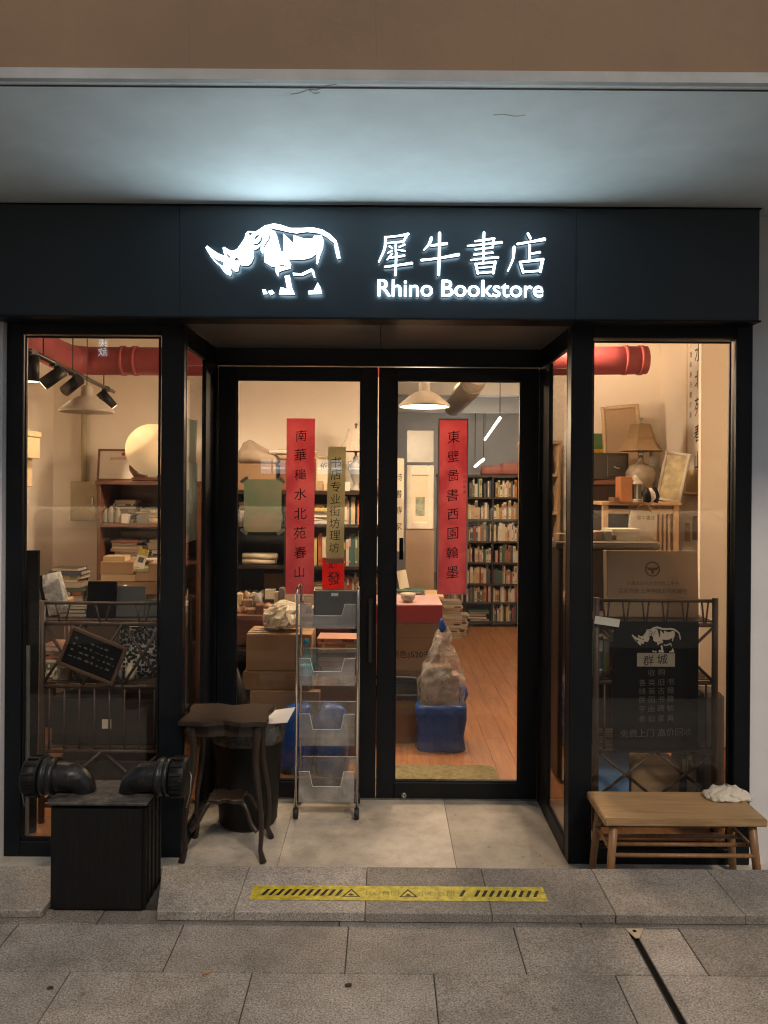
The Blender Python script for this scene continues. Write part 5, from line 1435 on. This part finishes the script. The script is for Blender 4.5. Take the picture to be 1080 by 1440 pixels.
# slatted cabinet
SY = 5.15
sx0, sx1 = PX(851, SY), PX(950, SY)
sc_ = thing('slatted_cabinet', 'light pine cabinet with slatted front carrying the lamp', 'cabinet', ((sx0+sx1)/2, SY+.17, 0))
a = (sx1-sx0)/2; tz = PZ(703, SY)
for x_ in (-a, a): 
    for y_ in (-.17, .17): MB().box(x_-.018, x_+.018, y_-.018, y_+.018, 0, tz-.025).obj('post', LIGHTWZ, sc_, bevel=.002)
MB().box(-a-.03, a+.03, -.20, .20, tz-.0245, tz).obj('top_board', LIGHTW, sc_, bevel=.003)
for z_ in (tz-.06, tz-.40, .25): MB().box(-a+.0185, a-.0185, -.185, -.155, z_-.02, z_+.012).obj('rail', LIGHTW, sc_)
MB().box(-.02, .02, -.186, -.152, .30, tz-.085).obj('post', LIGHTWZ, sc_)
for i in range(6):
    xx = .045+i*(a-.06)/6
    MB().box(xx-.008, xx+.008, -.18, -.165, tz-.379, tz-.082).obj('slat', LIGHTWZ, sc_)
for z_ in (tz-.42, tz-.85): MB().box(-a+.0185, a-.0185, -.152, .15, z_, z_+.018).obj('shelf', LIGHTW, sc_)
MB().box(-a+.02, a-.02, .152, .16, .1, tz-.03).obj('back_panel', LIGHTW, sc_)
pile('book lying inside the slatted pine cabinet', 'books in the slatted cabinet', (sx0+sx1)/2-.11, SY+.14, tz-.40, 6, .18, .15)
# tote bag hanging on it
tb = thing('tote_bag', 'cream cloth bag hanging from the front of the slatted cabinet', 'bag', (PX(903, SY-.05), SY-.045, PZ(756, SY-.05)), rot=(0, rad(4), 0))
MB().blob([(0,.092,.012,0,0),(.05,.094,.018,0,0),(.12,.092,.016,0,0),(.19,.088,.008,0,0)], 30, 71, .006, 14, 4).obj('bag_body', CLOTH, tb)
MB().tube(smooth_pts([(-.05,-.004,.185),(-.03,-.004,.225),(0,.0,.238),(.03,-.004,.225),(.05,-.004,.185)], 4), .005, 6).obj('strap', LIGHTW, tb)
text_mb('犀牛書店', .03, 0, .0, .05).obj('lettering', BROWNINK, tb, (.01, -.026, .145))
# lamp on cabinet
lm = thing('table_lamp', 'unlit table lamp with tan six-sided shade and bulbous base on the slatted cabinet', 'lamp', (PX(902, 5.30), 5.32, tz))
MB().lathe([(.0,0),(.05,0),(.055,.015),(.03,.03),(.035,.045),(.075,.10),(.098,.16),(.10,.20),(.075,.245),(.03,.262),(.02,.28),(.014,.33),(.0,.33)], (0,0,0), 24).obj('vase_base', mat('brown_ceramic', (.24,.20,.15), .4, 0, .35, 12), lm)
MB().lathe([(.150,.345),(.153,.347),(.10,.43),(.072,.53),(.070,.532)], (0,0,0), 6, smooth=False, cap=False).obj('shade', LAMPSH, lm)
MB().lathe([(.0,.30),(.02,.30),(.02,.36),(.0,.36)], (0,0,0), 10).obj('socket', BRUSHED, lm)
MB().lathe([(.0,.532),(.014,.535),(.007,.55),(.016,.575),(.0,.58)], (0,0,0), 10).obj('finial', BRUSHED, lm)
# lantern in front
ln = thing('lantern', 'small white roofed lantern in front of the tan lamp', 'lantern', (PX(894, 5.05), 5.06, tz+.0005))
MB().lathe([(.0,0),(.05,0),(.05,.014),(.042,.02)], (0,0,0), 8, smooth=False).obj('base', STONEW, ln)
for k in range(6):
    an = 2*math.pi*(k+.5)/6
    MB().box(-.004,.004,-.004,.004,.02,.115, M=T(.040*math.cos(an), .040*math.sin(an), 0)).obj('upright', STONEW, ln)
MB().lathe([(.036,.022),(.036,.113)], (0,0,0), 6, smooth=False).obj('panes', mat('smoky_pane', (.16,.15,.14), .25), ln)
MB().lathe([(.052,.116),(.050,.122),(.030,.145),(.022,.15),(.020,.165),(.008,.175),(.0,.178)], (0,0,0), 12).obj('roof', STONEW, ln)
boxthing('orange_case', 'upright orange-brown slatted wooden case left of the lantern', 'case', PX(868, 5.1), PX(884, 5.1), 5.02, 5.14, tz+.0005, PZ(668, 5.1), mat('orange_wood', (.36,.14,.05), .5), .002)
for i, dx in enumerate((0, .03, .055)):
    b = MB().blob([(0,.018,.018,0,0),(.03,.028,.025,.004,0),(.06,.03,.026,-.004,0),(.09,.012,.012,0,0)], 16, 80+i, .016, 40, 2)
    tag(b.obj('flower_sprig', [BLACKP, WHITEP, BLACKP][i], None, (PX(908, 5.02)+dx, 5.0+i*.004, tz+.0005)), ['dark dried flower sprig right of the lantern', 'white flower between two dark sprigs beside the lantern', 'rightmost dark flower sprig beside the lantern'][i], 'flower')
fp = thing('framed_picture', 'pale framed picture leaning sideways at the right end of the slatted cabinet', 'picture', (PX(940, 5.2), 5.22, tz+.002), rot=(rad(-4), rad(10), rad(-40)))
frame4(-.085, .085, 0, .34, -.066, .066, .018, .322, 0, .02).obj('frame', mat('silver_frame', (.48,.45,.40), .4), fp, bevel=.003)
MB().box(-.066, .066, .006, .014, .018, .322).obj('picture', mat('yellowed_picture', (.42,.36,.22), .6, 0, .4, 14), fp)
cone = MB().blob([(0,.06,.05,0,0),(.12,.055,.045,.0,0),(.25,.042,.035,-.01,0),(.37,.028,.025,-.02,0),(.47,.014,.012,-.03,0),(.50,.004,.004,-.035,0)], 24, 90, .02, 8, 2.2)
tag(cone.obj('grey_cloth', mat('grey_wrap_cloth', (.33,.30,.27), .8), None, (PX(925, 5.38), 5.42, tz+.0005)), 'grey cloth-covered shape standing behind the tan lamp', 'cloth')
# trunk, chest and picture stack at the left
trk = thing('trunk', 'dark wooden trunk standing left of the slatted cabinet', 'trunk', (1.545, 5.52, 0))
MB().box(-.14, .17, -.14, .14, 0, 1.60).obj('trunk_body', DARKWZ, trk, bevel=.006)
MB().box(-.15, .18, -.15, .15, 1.6005, 1.64).obj('lid', MIDW, trk, bevel=.006)
ch = thing('drawer_chest', 'small black chest with a metal handle on the dark trunk', 'chest', (1.56, 5.50, 1.6405), rotz=rad(8))
MB().box(-.15, .14, -.13, .13, 0, .185).obj('chest_body', mat('black_brown_chest', (.035,.03,.028), .5), ch, bevel=.004)
MB().box(-.02, .125, -.136, -.1305, .02, .165).obj('drawer', mat('black_brown_drawer', (.05,.042,.038), .5), ch, bevel=.003)
MB().tube(smooth_pts([(.03,-.137,.09),(.04,-.15,.08),(.065,-.15,.08),(.075,-.137,.09)], 3), .004, 6).obj('handle', CHROME, ch)
yp = thing('painting', 'unframed yellow and green painting at the left edge of the right window', 'painting', (PX(838, 5.9), 5.90, PZ(735, 5.9)), rot=(rad(-3), 0, 0))
MB().box(-.12, .10, 0, .02, 0, .70).obj('canvas', YELLOWPT, yp)
MB().box(-.1195, .0995, -.001, -.0002, .58, .6995).obj('green_band', GREENPT, yp)
cf = thing('carved_frame', 'pale carved empty picture frame leaning behind the tan lamp', 'picture frame', (PX(880, 5.72), 5.74, 1.55), rot=(rad(-5), rad(-4), rad(-20)))
frame4(-.14, .14, 0, .66, -.11, .11, .03, .63, 0, .025).obj('frame', wood('pale_carved_wood', (.36,.25,.14), (.5,.37,.22), .5), cf, bevel=.006)
MB().box(-.11, .11, .010, .018, .03, .63).obj('backing', KRAFT, cf)
# scroll on the side wall
sc2 = thing('hanging_scroll', 'tall white calligraphy scroll with cream borders on the right wall', 'scroll', (2.1465, 5.27, PZ(692, 5.27)), rotz=rad(-90))
SHT = 1.55
MB().box(-.19, .24, -.0025, -.001, 0, SHT).obj('mount', mat('cream_silk', (.62,.48,.28), .8), sc2)
MB().box(-.155, .205, -.0037, -.0027, .17, SHT-.05).obj('sheet', WHITEP, sc2)
MB().tube([(-.205,-.012,0),(.255,-.012,0)], .012, 10).obj('rod', LIGHTW, sc2)
for i, chr_ in enumerate('山春苑北水龝華'):
    text_mb(chr_, .135, 0, .004, .12).obj('character', INK, sc2, (.025, -.0045, .235+i*.185))
column('丁酉年春日書於滬', .045, .07, .001, .1).obj('signature', INK, sc2, (-.105, -.0045, .80))
for i, (py_, h2) in enumerate(((715, .12), (740, .17), (748, .13))):
    tag(MB().box(-.045,.045,-.004,0,0,h2).obj('wall_card', [WHITEP, mat('brown_card', (.30,.20,.13), .7), CARD3][i], None, (2.1495, 5.15+i*.14, PZ(py_, 5.2)-h2/2), (0,0,rad(-90))), ['small pale card under the hanging scroll, nearest the partition', 'long brown card under the hanging scroll, between two others', 'tan card under the hanging scroll, farthest from the partition'][i], 'card')
# kraft board and black poster on the right rack
kb = thing('kraft_sign', 'kraft paper bag sign with a round brown emblem standing on the right rack', 'sign', (PX(920, 3.66), 3.66, zR[2]+.017), rot=(rad(-4), 0, 0))
kw, kh = (PX(985, 3.66)-PX(856, 3.66))/2, PZ(772, 3.66)-zR[2]-.017
MB().box(-kw, kw, 0, .06, 0, kh).obj('paper_bag', KRAFT, kb, bevel=.003)
ring = []
for k in range(28):
    a0 = 2*math.pi*k/28; ring.append((.036*math.cos(a0), .036*math.sin(a0)))
rg = MB()
for k in range(28):
    p, q = ring[k], ring[(k+1) % 28]
    rg.prism([p, q, (q[0]*.84, q[1]*.84), (p[0]*.84, p[1]*.84)], -.0012, -.0004)
rg.prism([(-.031,.012),(-.012,.006),(0,.008),(.012,.006),(.031,.012),(.022,-.004),(.008,-.006),(.004,-.024),(-.004,-.024),(-.008,-.006),(-.022,-.004)], -.0013, -.0005)
rg.obj('emblem', BROWNINK, kb, (.0, 0, kh-.088))
text_mb('上海古旧书店合作社二手书', .021, 0).obj('lettering', BROWNINK, kb, (.0, -.0006, kh-.155))
text_mb('百花齐放·上海中国旧书收藏社', .025, 0, .004).obj('lettering', BROWNINK, kb, (.0, -.0006, kh-.192))
bp_ = thing('poster', 'black poster with a rhino and pale writing hung on the right rack', 'poster', (PX(925, 3.53), 3.535, PZ(1052, 3.53)))
pw, ph = (PX(985, 3.53)-PX(865, 3.53))/2, PZ(872, 3.53)-PZ(1052, 3.53)
MB().box(-pw, pw, 0, .004, 0, ph).obj('board', BLACKB, bp_, bevel=.001)
cxr, cyr = 384, 365
kk = .39/1080*3.53 * 1.0
for i, loops in enumerate(RH):
    v, f, nn = curve_fill([[((q[0]-cxr)*kk*.94, -(q[1]-cyr)*kk*.94) for q in lp] for lp in loops])
    solid_from(v, f, nn, -.0012, -.0004).obj('rhino_print', [PALEINK, PALEINK, PALEINK], bp_, (0, 0, PZ(897, 3.53)-PZ(1052, 3.53)))
def prow(py): return PZ(py, 3.53)-PZ(1052, 3.53)
MB().box(-.088, .086, -.0012, -.0004, prow(935), prow(916)).obj('label_strip', mat('beige_label', (.30,.26,.20), .7), bp_)
text_mb('群 城', .05, 0, .004, .1).obj('lettering', INK, bp_, (-.004, -.0018, prow(925.5)))
for py_, t_, s_ in ((943, '收 购', .036), (957, '各 类 旧 书', .034), (969, '线 装 古 籍', .034), (981, '民 国 书 籍', .034), (994, '字 画 碑 帖', .034), (1008, '老 旧 家 具', .034), (1028, '免费上门 高价回收', .040)):
    text_mb(t_, s_, 0, 0, .04).obj('lettering', DIMINK, bp_, (.002, -.0008, prow(py_)))
lbl = thing('paper_tag', 'small crooked white paper tag at the upper left of the right rack', 'tag', P(853, 874, 3.53), rot=(0, rad(8), 0))
MB().box(-.055, .06, 0, .001, -.018, .018).obj('paper', WHITEP, lbl)
# goods low behind the right rack
boxthing('blue_folder', 'pale blue folder standing on the bottom shelf of the right rack', 'folder', RX0+.04, RX0+.19, 3.66, 3.80, .098, .34, mat('pale_blue_card', (.15,.28,.50), .5), .003)
carton('open tan carton on the bottom shelf of the right rack', RX0+.20, RX1-.12, 3.66, 3.82, .098, .27, CARD)
rowbooks('upright book low behind the right rack', 'books low behind the right rack', RX1-.11, RX1-.02, 3.66, .0985, .16, .22)
rowbooks('upright book on the middle shelf of the right rack, hidden behind the poster edge', 'books behind the poster', RX0+.03, RX0+.16, 3.62, zR[1]+.017, .15, .21)
boxthing('dark_bag', 'dark grey bag standing on the floor beside the right rack', 'bag', 1.50, 1.62, 3.62, 3.78, 0, .62, GREYBOX, .02)

# ---------- fuller shelves, beams
GX = 'papers stacked in the brown cabinet'
for zz_, n, dx in ((PZ(739, 5.3), 5, .30), (PZ(791, 5.3), 5, .29)):
    pile('thin paper bundle lying in the middle of the brown cabinet shelves', GX, CB0+dx, 5.50, zz_+.001, n, .17, .15, .010, .022, name='paper_bundle')
for i, y_ in enumerate((7.0, 9.4, 11.6)):
    struct(MB().box(-1.09, 3.99, y_-.09, y_+.09, 2.68, 2.899).obj('ceiling_beam', GREYW))
for i in range(8):
    L_ = random.uniform(.09, .13)
    b = MB().tube([(-L_, 0, 0), (L_, 0, 0)], random.uniform(.014, .022), 10)
    tag(b.obj('paper_roll', random.choice([BEIGEP, WHITEP, CARD3]), None, (SB0+.42+random.uniform(-.06,.06), 5.46+(i % 4)*.05, stop_+.235+(i//4)*.04), (0, 0, random.uniform(-.2,.2))), 'paper roll heaped on the wooden case above the dark bookshelf', 'paper roll', 'paper rolls heaped on the wooden case')

# =================================================================== ACROSS THE STREET (seen only as reflections in the glass)
OY = -14.0
ob = thing('opposite_building', 'dark building across the street with a lit ledge and a few lit windows', 'building', (0, OY, 0))
MB().box(-16, 16, -.6, 0, PAVE-.02, 9).obj('wall', mat('dull_brown_render', (.20,.17,.14), .85), ob)
MB().box(-9.8, 9.4, .0005, .20, .985, 1.02).obj('ledge', GREYW, ob)
MB().box(-9.8, 9.4, .2005, .22, .930, 1.02).obj('ledge_lip', GREYW, ob)
MB().box(-9.7, 9.3, .0006, .012, .35, .984).obj('washed_panel', WALLW, ob)
MB().box(-9.7, 9.3, .10, .13, .960, .984).obj('ledge_light', emit('warm_ledge_strip', (1.0,.82,.55), 190.0), ob)
for i in range(24):
    x_ = -9.6 + i*.79
    MB().tube([(x_, .24, .96), (x_+.395, .24, .70), (x_+.79, .24, .96)], .016, 6).obj('strut', STEELD, ob)
LITW = emit('lit_office_window', (.80,.92,1.0), 1.6)
LITT = emit('office_tube', (.85,.95,1.0), 14.0)
for x0_, x1_ in ((-3.5,-3.2), (-3.15,-2.8), (-1.9,-1.55), (-1.5,-1.2), (-1.0,-.65)):
    wn = MB().box(x0_, x1_, .001, .02, 1.86, 2.26).obj('window', LITW, ob)
    MB().box(x0_+.02, x1_-.02, .021, .03, 2.00, 2.035).obj('tube', LITT, wn)
    MB().box(x0_-.03, x0_, .0, .04, 1.83, 2.29).obj('window_frame', STEELD, wn)
NEON = emit('blue_white_neon', (.70,.88,1.0), 16.0)
ns = thing('neon_sign', 'small blue-white lit sign across the street, seen mirrored in the left window', 'sign', (-7.55, OY+.05, 5.2), rotz=math.pi)
text_mb('美', .24, 0, .01).obj('character', NEON, ns, (0, 0, .13))
text_mb('欣', .24, 0, .01).obj('character', NEON, ns, (0, 0, -.13))

# ---------- more small goods on the crowded shelves
SMALL = [CARD, CARD2, CARD3, BEIGEP, WHITEP, GREYBOX, CREAMBOX, MIDW, KRAFT, PEWTER]
def clutter(label, group, x0, x1, y0, y1, z, n, hmax=.10, name='small_box'):
    x = x0; i = 0
    while x < x1-.02 and i < n:
        w_ = random.uniform(.025, .075); w_ = min(w_, x1-x)
        h_ = random.uniform(.025, hmax); d_ = random.uniform(.04, min(.12, y1-y0))
        yy = random.uniform(y0, y1-d_)
        kind = random.random()
        if kind < .6:
            b = MB().box(-w_/2, w_/2, 0, d_, 0, h_)
        elif kind < .8:
            b = MB().lathe([(0,0),(w_*.42,0),(w_*.46,h_*.2),(w_*.44,h_*.7),(w_*.2,h_*.85),(w_*.22,h_),(0,h_)], (0, d_/2, 0), 14)
        else:
            b = MB().blob([(0,w_*.45,d_*.4,0,d_/2),(h_*.4,w_*.48,d_*.42,0,d_/2),(h_*.8,w_*.3,d_*.3,0,d_/2),(h_,w_*.1,d_*.1,0,d_/2)], 18, int(x*991) % 97, .012, 30, 2.4)
        o = b.obj(name, random.choice(SMALL), None, (x+w_/2, yy, z+.0008), (0,0,random.uniform(-.15,.15)), .0015 if kind < .6 else 0)
        tag(o, label, 'box' if name == 'small_box' else name.replace('_', ' '), group)
        x += w_+random.uniform(.002,.012); i += 1
clutter('small object among the clutter on the left rack top', 'small goods on the left rack top', LX0+.03, LX1-.03, RY0+.12, RY0+.26, zS[2]+.017, 9, .13, 'small_goods')
clutter('small object among the clutter on the left rack middle shelf', 'small goods on the left rack middle shelf', LX0+.03, LX0+.42, RY0+.02, RY0+.10, zS[1]+.017, 8, .09, 'small_goods')
clutter('small object standing on the top right shelf of the brown cabinet', 'small goods in the brown cabinet', CB0+.06, CB1-.05, 5.34, 5.42, PZ(739, 5.3), 10, .08, 'small_goods')
clutter('small object at the front of the red-brown desk', 'small goods on the red-brown desk', -.98, -.30, 4.74, 4.86, .7855, 12, .07, 'small_goods')
clutter('small object on the far side of the red-brown desk', 'small goods at the back of the desk', -.98, -.24, 4.98, 5.16, .7855, 12, .14, 'small_goods')
clutter('small object on top of the dark bookshelf', 'small goods on the dark bookshelf top', SB0+.58, SB1-.03, 5.42, 5.52, stop_, 9, .10, 'small_goods')
clutter('small object in the lower left bay of the dark bookshelf', 'small goods in the lower left bay', bx_[0]+.02, bx_[1]-.02, 5.40, 5.47, sz[2], 7, .09, 'small_goods')
clutter('small object on the middle shelf of the dark bookshelf, left bay', 'small goods in the left bay', bx_[0]+.02, bx_[1]-.02, 5.40, 5.45, sz[4], 7, .10, 'small_goods')
clutter('small object on the slatted pine cabinet', 'small goods on the slatted cabinet', sx0+.02, PX(866, 5.1), 5.02, 5.12, tz, 4, .06, 'small_goods')
clutter('small object inside the slatted pine cabinet, behind the slats', 'small goods in the slatted cabinet', sx0+.05, sx1-.05, SY+.04, SY+.14, tz-.40, 9, .16, 'small_goods')
clutter('small object on the dark low cabinet behind the kraft sign', 'small goods on the dark low cabinet', .96, 1.44, 4.2, 4.4, 1.2922, 8, .06, 'small_goods')
clutter('small object on the middle shelf of the right rack', 'small goods on the right rack', RX0+.18, RX1-.03, 3.62, 3.78, zR[1]+.017, 8, .2, 'small_goods')
# ---------- bundles filling the remaining gaps
def bundles(label, group, x, y, z, n, w_=.2): pile(label, group, x, y, z, n, w_, .15, .010, .028, name='paper_bundle')
bundles('paper bundle in the top left bay of the dark bookshelf', 'bundles in the top left bay', bx_[0]+.13, 5.56, sz[4]+.03, 6)
bundles('paper bundle at the back of the middle bay of the dark bookshelf', 'bundles in the middle bay', bx_[1]+.2, 5.60, sz[3]+.001, 9, .18)
bundles('paper bundle under the certificate in the brown cabinet, left side', 'bundles at the left of the brown cabinet', CB0+.12, 5.52, PZ(739, 5.3)+.001, 7, .17)
bundles('paper bundle on the desk behind the black boxed book', 'bundles on the left window desk', -1.95, 4.80, DT, 8, .2)
bundles('paper bundle on the desk in front of the brown cabinet', 'bundles at the right of the left window desk', -1.52, 4.86, DT, 12, .2)
bundles('paper bundle standing on the trunk side of the slatted cabinet', 'bundles in the slatted cabinet', sx0+.12, SY+.16, tz-.85+.019, 9, .2)
bundles('paper bundle on the dark low cabinet, right end', 'bundles on the dark low cabinet', 1.36, 4.36, 1.2925, 3, .17)
